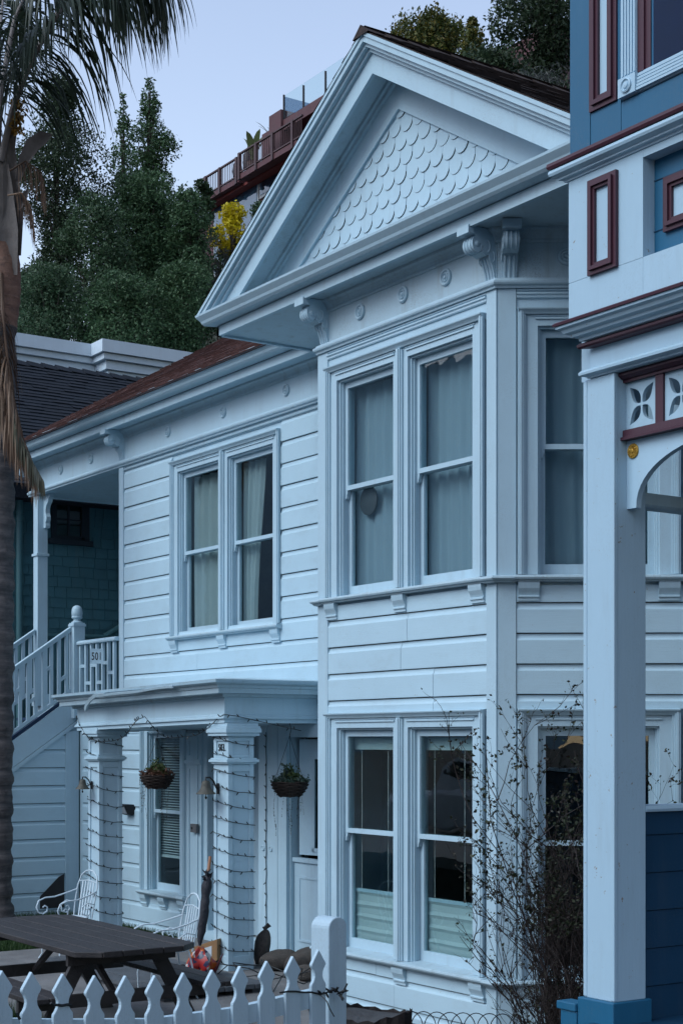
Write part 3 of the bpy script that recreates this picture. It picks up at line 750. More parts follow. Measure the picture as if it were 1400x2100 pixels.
panel(fM, -17.03, -16.77, 1.98, 2.25, .03, house, TRIM, 'pilaster_panel'); panel(fM, -17.03, -16.77, -.1, 1.90, .03, house, TRIM, 'pilaster_panel')
build(MB(fM).box(-17.11, -16.69, .0, .055, 1.92, 1.965), 'moulding', TRIM, house)
# recessed entry to the left of the door
rec = MB(fM); rec.box(-16.7, -15.3, -.62, -.58, -.3, 2.4); build(rec, 'entry_back_wall', TRIM, house)
rec = MB(fM); rec.box(-16.66, -16.605, -.575, -.003, -.3, 2.3); build(rec, 'entry_side_wall', TRIM, house)
rec = MB(fM); rec.box(-15.375, -15.32, -.575, -.003, -.3, 2.3); build(rec, 'entry_side_wall', TRIM, house)
dl = build(MB(fM).box(-16.30, -15.42, -.575, -.54, -.22, 2.2), 'entry_door', TRIM, house)
panel(fM, -16.22, -15.50, -.1, .82, -.54, dl, TRIM, 'panel', .06)
REFLGLASS = glass('orange_reflection_glass', (0.75, 0.45, 0.2), 1.7)  # orange reflection in the entry pane put into the glass tint
build(MB(fM).box(-16.20, -15.52, -.545, -.535, .95, 2.05), 'pane', REFLGLASS, dl)
# boards between
build(MB(fM).box(-15.34, -14.93, .001, .032, -.3, 2.38), 'jamb_board', TRIM, house)
build(MB(fM).box(-15.17, -15.15, .032, .038, -.3, 2.38), 'jamb_bead', TRIM, house)
for s in (-15.235, -15.065):
    build(MB(fM).lathe((s, .032, .98), [(.033, 0), (.033, .010), (.024, .014), (.02, .008), (.004, .008)], 16, 'y'), 'oval_plate', TRIM, house, smooth=40)
jf = MB(fM); jf.box(-14.90, DX0, .0, .045, -.3, 2.36); jf.box(-14.80, DX0 + .02, -.14, .0, -.22, 2.26); build(jf, 'door_frame', TRIM, house)
jf = MB(fM); jf.box(DX0, DX1 + .1, -.14, .04, 2.24, 2.38); build(jf, 'door_frame', TRIM, house)
# Dutch door: lower leaf shut, upper leaf swung inward
lo = build(MB(fM).box(DX0 + .025, DX1, -.09, -.045, -.21, .86), 'door_lower_leaf', TRIM, house)
build(MB(fM).box(DX0 + .02, DX1, -.10, -.02, .86, .905), 'ledge', TRIM, lo)
panel(fM, DX0 + .13, DX1 - .13, -.02, .70, -.045, lo, TRIM, 'panel', .022, .010)
fU = Frame((DX0 + .10, YM + .08), (math.cos(R(13)), math.sin(R(13))), (math.sin(R(13)), -math.cos(R(13))))
um_ = MB(fU); um_.box(.0, .22, -.02, .02, .94, 2.22); um_.box(.70, .86, -.02, .02, .94, 2.22); um_.box(.22, .70, -.02, .02, .94, 1.0); um_.box(.22, .70, -.02, .02, 2.02, 2.22); up = build(um_, 'door_upper_leaf', TRIM, house)
ud = MB(fU); ud.box(.15, .72, .02, .035, 2.0, 2.05); ud.box(.17, .70, .02, .05, 2.05, 2.075); ud.box(.20, .24, .02, .03, .98, 2.0); ud.box(.20, .70, .02, .03, .98, 1.02)
build(ud, 'door_moulding', TRIM, up)
build(MB(fU).box(.215, .705, -.004, .002, .995, 2.025), 'pane', GLASS2, up)
IRON = plain('black_iron', (0.022, 0.022, 0.025), .55, .3)
for z in (1.12, 1.86):
    build(MB(fM).box(DX0 + .03, DX0 + .13, -.16, -.12, z - .06, z + .06), 'hinge', IRON, up)
# hall seen through the half door
hl = MB(); hl.box(-15.0, -13.55, 10.9, 10.95, -.3, 2.5); build(hl, 'hall_wall', ROOM, house)

# --- portico
SAGX0, SAGX1 = -14.12, -17.9
def sag(p):
    x, y, z = p
    return (x, y, z - .065 * max(0., (SAGX0 - x) / (SAGX0 - SAGX1)) * (1 if z > 2.2 else 0))
PX0, PX1, PY = -17.78, -14.14, 8.06
class SagF:
    def __init__(s, fr): s.fr = fr
    def __call__(s, p): return sag(tuple(s.fr(p)))
pF = SagF(Frame((0, PY), (1, 0), (0, -1))); pR = SagF(Frame((PX1, 0), (0, 1), (1, 0))); pL = SagF(Frame((PX0, 0), (0, -1), (-1, 0)))
portico = build(MB(sag).box(PX0 + .01, PX1 - .01, PY + .01, YM, 2.395, 2.80), 'portico', TRIM, house)
BEAM = [(0, 2.39), (.012, 2.39), (.012, 2.43), (.035, 2.435), (.035, 2.452), (.022, 2.458), (.022, 2.472), (.008, 2.48), (.008, 2.66), (0, 2.66)]
CORN = [(0, 2.655), (.05, 2.66), (.06, 2.69), (.17, 2.695), (.175, 2.745), (.19, 2.75), (.20, 2.775), (.235, 2.79), (.245, 2.815), (.25, 2.835), (0, 2.86)]
for fr, a, b, m0, m1 in ((pF, PX0, PX1, 1, 1), (pR, PY, YM, 1, 0), (pL, -YM, -PY, 0, 1)):
    band(fr, a, b, BEAM, portico, 'beam', None, m0, m1)
    band(fr, a, b, CORN, portico, 'cornice', GRIME, m0, m1)
    band(fr, a, b, [(.19, 2.781), (.252, 2.800), (.255, 2.806), (.19, 2.80)], portico, 'cornice_bead', TRIM, m0, m1)
# torn moulding hanging off the cornice
tm = MB(pF)
tm.sweep([(-.02, -.012), (.02, -.012), (.02, .012), (-.02, .012)], [((-17.0 + t * .55, .262 + .03 * math.sin(t * 3), 2.62 + .155 * min(1, t * 1.6) ** .6), (0, .4, 1), (0, 1, -.3)) for t in [i / 8 for i in range(9)]])
build(tm, 'torn_moulding', GRIME, portico)
tm = MB(pF)
tm.sweep([(-.012, -.008), (.012, -.008), (.012, .008), (-.012, .008)], [((-16.98 + t * 2.2, .262 + .012 * math.sin(t * 7), 2.70 + .085 * min(1, t * 2.2) ** .5 + .01 * math.sin(t * 9)), (0, .3, 1), (0, 1, -.3)) for t in [i / 16 for i in range(17)]])
build(tm, 'torn_moulding', GRIME, portico)
CS = .31
COLS = [(-14.12 - CS, 8.09), (-17.245 - CS, 8.09)]
for (x, y) in COLS:
    c = MB(); x1, y1 = x + CS, y + CS; g = .016
    c.box(x + g, x1 - g, y + g, y1 - g, -.3, 2.40)
    def stiles(z0, z1, w=.055):
        for (a, b) in ((x, x + w), (x1 - w, x1)):
            c.box(a, b, y, y1, z0, z1) if False else None
        for a, b in ((x, x + w), (x1 - w, x1)):
            for p, q in ((y, y + w), (y1 - w, y1)): c.box(a, b, p, q, z0, z1)
    stiles(-.3, 1.96); stiles(2.02, 2.24)
    for z0, z1 in ((-.3, -.05), (1.88, 1.955), (2.022, 2.05), (2.20, 2.24)):
        c.box(x + .055, x1 - .055, y + .001, y1 - .001, z0, z1); c.box(x + .001, x1 - .001, y + .055, y1 - .055, z0, z1)
    def ring(e, z0, z1): c.box(x - e, x1 + e, y - e, y1 + e, z0, z1)
    ring(.022, 1.957, 1.975); ring(.04, 1.975, 2.005); ring(.024, 2.005, 2.021)
    ring(.014, 2.241, 2.252); ring(.045, 2.252, 2.285); ring(.06, 2.285, 2.33); ring(.052, 2.33, 2.355); ring(.035, 2.355, 2.384)
    for e in (.022, .012):
        pass
    build(c, 'column', TRIM, portico, bevel=.004)
# ================================================================ BLUE HOUSE (its porch corner stands in front of the white house)
YK = 5.28
fK = Frame((0, YK), (1, 0), (0, -1))
BLUE = paint('blue_paint', (0.012, 0.108, 0.205), rough=.5, mildew=.12, chips=.12, brush=(40, 40, 1.5), vary=.06, bump=.15)
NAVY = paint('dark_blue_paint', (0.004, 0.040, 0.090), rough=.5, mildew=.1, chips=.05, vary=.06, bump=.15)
MAROON = paint('maroon_paint', (0.060, 0.020, 0.034), rough=.42, mildew=.1, chips=.12, vary=.1, bump=.15)
PALE = paint('pale_trim_paint', (0.355, 0.515, 0.625), rough=.5, mildew=.12, chips=.5, vary=.03, bump=.18, brush=(60, 60, 1.5))
PALE2 = paint('flaking_trim_paint', (0.345, 0.50, 0.605), rough=.55, mildew=.16, chips=1.3, vary=.03, bump=.25, brush=(60, 60, 1.5), streak=(14, 14, 2))
bh = thing('blue_house', 'blue wooden house with maroon and pale trim and an arched porch post', 'house', (-4.5, 7, .4))
XL, XR = -5.793, -2.2
ub = build(MB().box(XL, XR, YK, YK + 3.2, 5.02, 9.0), 'upper_wall', BLUE, bh)
def frame_panel(s0, s1, z0, z1, o, w, mf, mi, parent=bh, nm='framed_panel', infl=0.0):
    mb = MB(fK)
    for k, (t, h) in enumerate(((0, .020), (w * .38, .034), (w * .72, .022))):          # stepped moulding
        e = (w * .38, w * .34, w * .28)[k]
        a, b, c, d = s0 + t, s1 - t, z0 + t, z1 - t
        mb.box(a, a + e, o, o + h, c, d); mb.box(b - e, b, o, o + h, c, d); mb.box(a + e, b - e, o, o + h, c, c + e); mb.box(a + e, b - e, o, o + h, d - e, d)
    f = build(mb, nm, mf, parent)
    build(MB(fK).box(s0 + w - .002, s1 - w + .002, o + .0, o + .006, z0 + w - .002, z1 - w + .002), 'panel', mi, f)
    return f
# upper wall: upright boards, panel, fluted window
for a, b in ((XL, -5.648), (-5.458, -5.435), (-5.648, -5.458)):
    build(MB(fK).box(a + .001, b - .001, .001, .012 if a != -5.648 else .009, 5.075, 9.0 if a != -5.648 else 5.27), 'wall_board', BLUE, bh)
build(MB(fK).box(-5.434, XR, .001, .010, 5.075, 5.25), 'wall_board', BLUE, bh)
frame_panel(-5.647, -5.459, 5.272, 9.0, .001, .062, MAROON, PALE)
uw = build(MB(fK).box(-5.424, -5.322, .001, .024, 5.335, 8.5), 'upper_window', PALE, bh)
for k in range(5):
    s = -5.413 + k * .0195
    build(MB(fK).box(s, s + .011, .024, .031, 5.36, 8.5), 'flute', PALE, uw)
bl = build(MB(fK).box(-5.432, -5.318, .001, .036, 5.262, 5.352), 'corner_block', PALE, uw)
build(MB(fK).lathe((-5.375, .036, 5.307), [(.034, 0), (.034, .008), (.028, .011), (.024, .004), (.018, .004), (.014, .010), (.004, .012)], 20, 'y'), 'corner_rosette', PALE, uw, smooth=40)
for k in range(5):
    z = 5.266 + k * .0165
    build(MB(fK).box(-5.318, XR, .001, .030 - .002 * k, z, z + .012), 'sill_reed', PALE, uw)
build(MB(fK).box(-5.318, XR, .0005, .014, 5.26, 5.352), 'sill_board', PALE, uw)
wf = MB(fK); wf.box(-5.320, -5.280, .001, .016, 5.352, 8.5); wf.box(-5.280, -5.245, -.03, .006, 5.352, 8.5); wf.box(-5.245, -5.222, -.05, -.005, 5.352, 8.5); wf.box(-5.245, XR, -.05, -.004, 5.353, 5.372)
build(wf, 'sash', MAROON, uw)
build(MB(fK).box(-5.23, XR, .0012, .004, 5.36, 8.5), 'pane', glass('dark_upper_glass', (0.5, 0.65, 0.8), 1.25, .05), uw)
build(MB(fK).box(-5.23, XR, .0002, .0011, 5.36, 8.5), 'window_blind', plain('dark_blue_blind', (.003, .022, .055), bump=0), uw)
# band moulding M1
def kband(pts, name, m, s0=XL, ret=True):
    b = band(fK, s0, XR, pts, bh, name, m, 1 if ret else 0, 0)
    return b
kband([(.0, 5.088), (.075, 5.080), (.088, 5.074), (.090, 5.058), (.084, 5.046), (.0, 5.046)], 'maroon_moulding', MAROON)
kband([(.0, 5.045), (.072, 5.045), (.082, 5.036), (.084, 5.024), (.078, 5.012), (.060, 5.004), (.050, 5.000), (.050, 4.992), (.030, 4.988), (.028, 4.978), (0, 4.975)], 'torus_moulding', PALE)
# white band with panels
fbK = fK
wb_ = MB(); wb_.box(XL, XR, YK + .14, YK + 3.0, 4.0, 5.02); build(wb_, 'band_wall', BLUE, bh)
def bandbox(a, b, z0, z1, nm='band_board', m=None): return build(MB(fK).box(a, b, -.14, .020, z0, z1), nm, m or PALE2, bh)
bandbox(XL, -5.281, 4.472, 4.985, 'band_board')
bandbox(XL + .0005, -5.281, 4.25, 4.470)
bandbox(-5.280, XR, 4.25, 4.471)
bandbox(-5.280, XR, 4.940, 4.985)
rec_ = build(MB(fK).box(-5.280, XR, -.1401, -.055, 4.471, 4.940), 'recessed_panel', BLUE, bh)
for z in (4.60, 4.84): build(MB(fK).box(-5.28, XR, -.055, -.051, z, z + .004), 'groove_bead', NAVY, rec_)
frame_panel(-5.64, -5.443, 4.468, 4.930, .020, .052, MAROON, PALE2)
frame_panel(-5.207, -4.5, 4.578, 4.832, -.055, .055, MAROON, PALE)
# cornice C2
kband([(.02, 4.249), (.150, 4.245), (.160, 4.238), (.158, 4.226), (.02, 4.226)], 'maroon_moulding', MAROON, -5.60)
kband([(.02, 4.225), (.150, 4.225), (.148, 4.213), (.130, 4.205), (.122, 4.190), (.100, 4.182), (.096, 4.170), (.070, 4.163), (.066, 4.150), (.05, 4.148), (.02, 4.148)], 'cornice', PALE2, -5.60)
kband([(.0, 4.147), (.044, 4.147), (.054, 4.139), (.054, 4.128), (.044, 4.120), (.0, 4.120)], 'maroon_bead', MAROON, -5.645)
kband([(-.13, 4.119), (.0, 4.119), (.0, 4.02), (-.13, 4.02)], 'frieze', PALE, -5.66, False)
kband([(.0, 4.025), (.012, 4.022), (.030, 4.016), (.042, 4.004), (.040, 3.992), (.026, 3.986), (.014, 3.984), (.010, 3.976), (-.10, 3.976), (-.10, 4.019), (0, 4.019)], 'torus_moulding', PALE, -5.66)
build(MB(fK).box(XL + .05, -5.66, -.13, -.02, 3.976, 4.26), 'frieze_return', PALE, bh)
# porch ceiling
build(MB().box(XL + .1, XR, YK + .14, YK + 3.0, 3.93, 3.975), 'porch_ceiling', PALE, bh)
# post
CX0, CX1 = -5.703, -5.492
pm = MB(); pm.box(CX0, CX1, YK, YK + .21, .94, 3.9755)
for x in (CX0, CX1):
    pm.box(x - .003 if x == CX0 else x - .022, x + .022 if x == CX0 else x + .003, YK - .0045, YK + .018, .945, 3.97)
post = build(pm, 'porch_post', PALE2, bh, bevel=.004)
pb = MB(); pb.box(CX0 - .022, CX1 + .018, YK - .025, YK + .235, .40, .94); build(pb, 'post_base', BLUE, bh, bevel=.006)
pb = MB(); pb.box(CX0 - .16, CX0 - .023, YK - .04, YK + .06, .865, .905); pb.box(CX0 - .14, CX0 - .024, YK - .03, YK + .05, .40, .864); build(pb, 'post_base', BLUE, bh, bevel=.005)
# fretwork between the posts
FO = -.075
build(MB(fK).prof([(FO, 3.975), (FO + .045, 3.975), (FO + .05, 3.968), (FO + .05, 3.958), (FO + .03, 3.945), (FO + .018, 3.942), (FO + .018, 3.93), (FO - .04, 3.93), (FO - .04, 3.975)], CX1, XR), 'fret_rail', MAROON, bh)
build(MB(fK).prof([(FO - .04, 3.70), (FO + .020, 3.70), (FO + .022, 3.668), (FO + .036, 3.664), (FO + .036, 3.65), (FO - .04, 3.65)], CX1, XR), 'fret_rail', MAROON, bh)
def fret(s0, s1):
    """pierced board: four leaf-shaped openings meeting in a cross"""
    cx, cz = (s0 + s1) / 2, 3.815; hw, hz = (s1 - s0) / 2, .115
    n = 12; rings = []
    for q in range(4):
        a0 = R(45 + 90 * q); L = .118; W = .026; up = []; dn = []
        for i in range(n + 1):
            t = i / n; w = W * math.sin(math.pi * t ** .85) * (1.25 - .35 * t)
            p = (.010 + L * t)
            up.append((p, w)); dn.append((p, -w))
        ring = up + dn[-2:0:-1]
        rings.append([(cx + (a * math.cos(a0) - b * math.sin(a0)) * (hw / .119), cz + (a * math.sin(a0) + b * math.cos(a0))) for a, b in ring])
    bm = bmesh.new(); edges = []
    for poly in [[(s0, cz - hz), (s1, cz - hz), (s1, cz + hz), (s0, cz + hz)]] + rings:
        vs_ = [bm.verts.new(fK((a, FO - .004, c))) for a, c in poly]
        edges += [bm.edges.new((vs_[i], vs_[(i + 1) % len(vs_)])) for i in range(len(vs_))]
    bmesh.ops.triangle_fill(bm, use_beauty=True, use_dissolve=False, edges=edges)
    r_ = bmesh.ops.extrude_face_region(bm, geom=bm.faces[:])
    for v in r_['geom']:
        if isinstance(v, bmesh.types.BMVert): v.co.y += .022
    bmesh.ops.recalc_face_normals(bm, faces=bm.faces[:])
    me = bpy.data.meshes.new('fret_panel'); bm.to_mesh(me); bm.free()
    ob('fret_panel', me, PALE2, bh)
s = CX1
for k in range(5):
    fret(s, s + .206); build(MB(fK).box(s + .2062, s + .256, FO - .035, FO + .010, 3.7002, 3.9298), 'fret_post', MAROON, bh); s += .2562
# arched spandrel
AR = []
for k in range(15):
    a = R(90 * k / 14); AR.append((-5.428 + .52 * (1 - math.cos(a)), 3.325 + .275 * math.sin(a) ** .92))
poly = [(CX1, 3.6495), (CX1, 3.322), (-5.428, 3.322)] + AR[1:] + [(XR, 3.60), (XR, 3.6495)]
build(MB(fK).plate(poly, FO - .04, FO - .006), 'arch_spandrel', PALE, bh)
GOLD = plain('gold_leaf_paint', (0.45, 0.27, 0.045), .4, .5, .2, 30, .3, 60)
gm_ = MB(fK); gm_.lathe((-5.446, FO - .006, 3.597), [(.036, 0), (.036, .006), (.033, .009), (.012, .007), (.010, .012), (.003, .014)], 24, 'y')
gr_ = build(gm_, 'gold_rosette', GOLD, bh, smooth=30)
for k in range(14):
    a = 2 * math.pi * k / 14
    build(MB(fK).tube([(-5.446 + .012 * math.cos(a), FO + .002, 3.597 + .012 * math.sin(a)), (-5.446 + .024 * math.cos(a), FO + .005, 3.597 + .024 * math.sin(a)), (-5.446 + .033 * math.cos(a), FO + .002, 3.597 + .033 * math.sin(a))], [.002, .0042, .002], 5), 'petal', GOLD, gr_)
# left side of the porch: siding below, rail above
fQ = Frame((CX1 - .03, 0), (0, 1), (1, 0))
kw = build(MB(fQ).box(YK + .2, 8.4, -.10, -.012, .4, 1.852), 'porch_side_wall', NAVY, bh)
for k in range(8):
    z = 1.738 + .098 - (k + .525) * .1862 if False else 1.852 - .114 - .1862 * k
    z0, z1 = (z, 1.852) if k == 0 else (z, z + .1862)
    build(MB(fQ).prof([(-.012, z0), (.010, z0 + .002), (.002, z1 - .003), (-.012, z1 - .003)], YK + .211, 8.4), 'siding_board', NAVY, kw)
build(MB(fQ).prof([(-.12, 1.853), (.03, 1.853), (.034, 1.866), (.03, 1.882), (-.12, 1.882)], YK + .2105, 8.4), 'side_wall_cap', PALE, bh)
build(MB(fQ).prof([(-.09, 3.35), (.0, 3.35), (.012, 3.362), (.012, 3.418), (-.09, 3.422)], YK + .2105, 8.4), 'side_rail', GRIME, bh)
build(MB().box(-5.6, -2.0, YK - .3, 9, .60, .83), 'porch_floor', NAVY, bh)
build(MB().box(-5.75, -2.0, 8.4, 8.6, .4, 9), 'front_wall', BLUE, bh)
# ================================================================ GROUND AND HILL
def hill_z(x, y):
    t = max(0.0, y - 14.5)
    z = min(t, 22.0) * 1.12 + max(0, t - 22.0) * .30
    return z - .25 + .5 * math.sin(x * .21) * min(1, t / 6) + .4 * math.sin(y * .37 + x * .1) * min(1, t / 6)
SOIL = plain('dark_soil', (0.045, 0.040, 0.032), .9, 0, .5, 3, .8, 18)
HILLM = plain('hillside_scrub', (0.018, 0.026, 0.014), .95, 0, .5, .8, 1.0, 3, (0.03, 0.028, 0.02))
g = MB()
g.add([(-700, -700, -.25), (700, -700, -.25), (700, 700, -.25), (-700, 700, -.25)], [(0, 1, 2, 3)])
tag(build(g, 'ground', SOIL), kind='structure')
nx, ny = 70, 40; hv = []; hf = []
for j in range(ny):
    y = 14.2 + (j / (ny - 1)) ** 1.3 * 130
    for i in range(nx):
        x = -170 + i * 220 / (nx - 1); hv.append((x, y, hill_z(x, y) if j else -.4))
for j in range(ny - 1):
    for i in range(nx - 1): a = j * nx + i; hf.append((a, a + 1, a + nx + 1, a + nx))
tag(build(MB().add(hv, hf), 'hillside', HILLM, smooth=60), kind='structure')

# unseen hills added behind the viewer to cool pane reflections and hide warm sky
FARH = plain('added_blue_hillside', (0.20, 0.30, 0.38), 1.0, 0, .25, .01, 0, spec=0)
fv, ff = [], []; NA = 90
for i in range(NA + 1):
    az = R(118 + 190 * i / NA); hgt = 186 + 30 * math.sin(i * .23) + 16 * math.sin(i * .71 + 1) + 6 * math.sin(i * 1.9)
    for rr, zz in ((620, -1), (700, hgt * .55), (800, hgt), (1000, hgt * .6)): fv.append((math.sin(az) * rr, math.cos(az) * rr, zz))
for i in range(NA):
    for k in range(3): a = i * 4 + k; ff.append((a, a + 1, a + 5, a + 4))
tag(build(MB().add(fv, ff), 'added_far_hills', FARH, smooth=60), kind='structure')
# ================================================================ TREES
def leaf_mesh(name, C, l0, l1, asp=.5, droop=0.0, rs=nrs):
    n = len(C)
    a = rs.normal(size=(n, 3)); a[:, 2] -= droop; a /= np.linalg.norm(a, axis=1)[:, None]
    b = np.cross(a, rs.normal(size=(n, 3))); b /= np.linalg.norm(b, axis=1)[:, None]
    L = rs.uniform(l0, l1, (n, 1)); W = L * asp * rs.uniform(.7, 1.2, (n, 1))
    V = np.stack([C - a * L * .5, C + b * W * .5 - a * L * .05, C + a * L * .5, C - b * W * .5 - a * L * .05], 1).reshape(-1, 3)
    return npmesh(name, V, np.arange(4 * n).reshape(n, 4))
def crown_points(clumps, dens, rs, hollow=.45):
    out = []
    for (c, r) in clumps:
        n = int(dens * r[0] * r[1] * 4)
        d = rs.normal(size=(n, 3)); d /= np.linalg.norm(d, axis=1)[:, None]
        rad = rs.uniform(hollow, 1.0, (n, 1)) ** .6
        rad *= 1 + .22 * np.sin(d[:, :1] * 5 + c[0]) * np.sin(d[:, 1:2] * 6 + c[1]) + .1 * rs.normal(size=(n, 1))
        p = np.array(c) + d * rad * np.array(r)
        keep = rs.uniform(size=n) < .62 + .38 * np.sin(p[:, 0] * 3.1 + p[:, 2] * 2.3) * np.sin(p[:, 1] * 2.7 - p[:, 2] * 1.9)
        out.append(p[keep])
    return np.concatenate(out)
BARK = plain('grey_brown_bark', (0.06, 0.048, 0.04), .9, 0, .4, 6, .8, 14)
LEAFS = {
 'dark': leaf('dark_evergreen_leaves', (0.014, 0.028, 0.013), (0.030, 0.056, 0.025), (0.070, 0.105, 0.055)),
 'mid': leaf('mid_green_leaves', (0.026, 0.060, 0.026), (0.055, 0.112, 0.048), (0.11, 0.19, 0.09)),
 'deep': leaf('deep_green_leaves', (0.020, 0.044, 0.020), (0.040, 0.082, 0.037), (0.085, 0.14, 0.072)),
 'olive': leaf('olive_leaves', (0.030, 0.045, 0.012), (0.070, 0.095, 0.022), (0.22, 0.16, 0.03)),
 'grey': leaf('grey_twig_leaves', (0.03, 0.036, 0.034), (0.055, 0.062, 0.06), (0.10, 0.105, 0.10)),
 'yellow': leaf('yellow_blossom', (0.36, 0.27, 0.006), (0.58, 0.48, 0.010), (0.70, 0.62, 0.03), trans=.35),
}
def tree(name, label, px, ytop, hw, d, kind, shape, n, seed, dens=320, ybot=None, leaf_l=(.10, .19), rc=(.10, .20), sq=1.0, crown='crown', group='trees on the hillside', asp=.5):
    rs = np.random.RandomState(seed); r_ = random.Random(seed)
    X, Y = pt(px, d); zt = EYE - (ytop - HY) / F * d; W = hw / F * d
    zb = hill_z(X, Y)
    zc = (EYE - (ybot - HY) / F * d) if ybot else zb + (zt - zb) * .16
    zc = max(zc, zb + .2)
    H = zt - zc
    root = thing(name, label, 'tree' if 'shrub' not in name and 'bush' not in name else 'shrub', (X, Y, zb - .3), group)
    clumps = []
    for i in range(n):
        u = (i + r_.random()) / n
        if shape == 'cone': e = (1 - u) ** .8 * (.85 + .25 * math.sin(u * 17 + seed))
        elif shape == 'round': e = math.sqrt(max(.02, 1 - (1.9 * u - .95) ** 2))
        else: e = (.75 + .35 * math.sin(u * 9 + seed)) * math.sqrt(max(.05, 1 - max(0, 2.2 * u - 1.2) ** 2))
        q = r_.uniform(rc[0], rc[1]) * W * 2 * (.75 + .5 * e) * (.55 if shape == 'cone' and u > .8 else 1)
        ang = r_.random() * 2 * math.pi; rr = max(0, W * e - q * .7) * math.sqrt(r_.random()) * 1.0
        if i % 3: rr = max(0, W * e - q * .7) * r_.uniform(.75, 1.0)
        cz = min(zc + u * H, zt - q * .75)
        clumps.append(((X + rr * math.cos(ang), Y + rr * math.sin(ang), cz), (q, q, q * r_.uniform(.65, .95) * sq)))
    clumps.append(((X, Y, zt - W * .12), (W * .12, W * .12, W * .14)))
    P = crown_points(clumps, dens, rs)
    me = leaf_mesh(crown, P, leaf_l[0], leaf_l[1], asp, .2, rs)
    ob(crown, me, LEAFS[kind], root)
    tb = MB(); hgt = zt - zb
    rt = max(.05, W * .07)
    path = [(X + .06 * W * math.sin(k * 1.3 + seed), Y + .06 * W * math.cos(k * 1.7), zb - .3 + hgt * .93 * k / 7) for k in range(8)]
    tb.tube(path, rt, 7, rt * .12)
    for (c, r) in clumps[::2]:
        u = min(.85, max(.08, (c[2] - zb) / hgt - .12)); k = u / .93 * 7; i0 = min(6, int(k)); b0 = Vector(path[i0]).lerp(Vector(path[i0 + 1]), min(1, k - i0))
        m_ = b0.lerp(Vector(c), .5) + Vector((0, 0, -.05 * r[0])); tb.tube([b0, m_, Vector(c)], rt * .38, 5, rt * .08)
    build(tb, 'trunk', BARK, root, smooth=60)
    return root
tree('evergreen_tree', 'tall dark evergreen behind the palm trunk at the left edge', 122, 150, 104, 46, 'dark', 'irr', 60, 3, 480, 600, leaf_l=(.07, .135), rc=(.14, .24))
tree('evergreen_tree', 'dark evergreen crown at far left low beside the palm', 60, 560, 100, 43, 'dark', 'round', 40, 4, 480, 720, leaf_l=(.07, .135), rc=(.15, .25))
tree('conifer_tree', 'tallest pointed conifer standing out against the sky', 308, 158, 96, 56, 'mid', 'cone', 120, 5, 230, 450, (.09, .16), (.08, .15))
tree('conifer_tree', 'slender lower conifer tip left of the tall pointed conifer', 252, 190, 56, 55, 'mid', 'cone', 60, 6, 260, 450, (.09, .16), (.11, .18))
tree('broadleaf_tree', 'rounded mid green tree below the pointed conifer', 296, 368, 112, 47, 'mid', 'round', 56, 7, 560, 640, leaf_l=(.07, .135), rc=(.13, .22))
tree('broadleaf_tree', 'mid green tree directly left of the yellow blossom', 390, 392, 56, 46, 'mid', 'round', 40, 8, 560, 650, leaf_l=(.07, .135), rc=(.18, .28))
tree('broadleaf_tree', 'dark green tree between palm trunk and rounded mid green tree', 190, 400, 84, 44, 'deep', 'round', 46, 9, 560, 720, leaf_l=(.07, .135), rc=(.15, .25))
tree('broadleaf_tree', 'low green tree top touching the gable eave corner', 376, 540, 84, 40, 'mid', 'round', 46, 10, 720, 790, leaf_l=(.055, .11), rc=(.14, .24))
tree('broadleaf_tree', 'low green tree above the white parapet', 252, 560, 96, 39, 'mid', 'round', 46, 12, 720, 800, leaf_l=(.055, .11), rc=(.14, .24))
tree('broadleaf_tree', 'low dark tree right beside the palm trunk above the parapet', 108, 540, 94, 39, 'deep', 'round', 46, 13, 720, 800, leaf_l=(.055, .11), rc=(.14, .24))
tree('broadleaf_tree', 'dark tree filling the hollow behind the low green trees', 330, 470, 120, 50, 'dark', 'round', 44, 25, 480, 760, leaf_l=(.07, .135), rc=(.15, .25))
tree('leafy_bush', 'green bush top in front of the deck railing end', 414, 368, 28, 58, 'deep', 'round', 20, 14, 360, 460, rc=(.18, .28), group='bushes below the hillside decks')
tree('leafy_bush', 'green bush in front of the blue hillside windows', 534, 412, 22, 57, 'deep', 'round', 20, 15, 360, 470, rc=(.18, .28), group='bushes below the hillside decks')
tree('leafy_bush', 'dark green bush below the yellow blossom beside the gable', 486, 488, 66, 50, 'deep', 'round', 40, 16, 330, 700, rc=(.16, .26), group='bushes below the hillside decks')
tree('twiggy_shrub', 'grey leafless looking shrub under the yellow blossom', 448, 478, 42, 48.6, 'grey', 'round', 20, 17, 300, 625, (.16, .3), (.12, .2), asp=.10, group='bushes below the hillside decks')
tree('blossom_shrub', 'bright yellow blossoming shrub beside the gable', 476, 420, 50, 49, 'yellow', 'irr', 48, 18, 420, 510, (.06, .12), (.09, .18), asp=.8, group='bushes below the hillside decks')
tree('broadleaf_tree', 'olive green tree above the gable roof with tawny tips', 872, 34, 96, 56, 'olive', 'round', 56, 19, 340, 220, rc=(.13, .22))
tree('conifer_tree', 'small spiky olive tree between the round olive and dark trees', 968, 34, 56, 54, 'olive', 'cone', 44, 20, 340, 220, (.12, .22), (.16, .26))
tree('evergreen_tree', 'big dark tree beside the blue house corner against the sky', 1112, -90, 118, 47, 'dark', 'irr', 70, 21, 250, 250, rc=(.12, .2))
tree('twiggy_shrub', 'grey scrub on the hill behind the gable roof ridge', 1120, 140, 110, 42, 'grey', 'round', 30, 22, 190, 330, (.12, .22), (.12, .2), asp=.12)
tree('broadleaf_tree', 'dark green tree low behind the gable roof ridge', 1010, 100, 100, 44, 'dark', 'round', 44, 23, 320, 320, rc=(.14, .24))

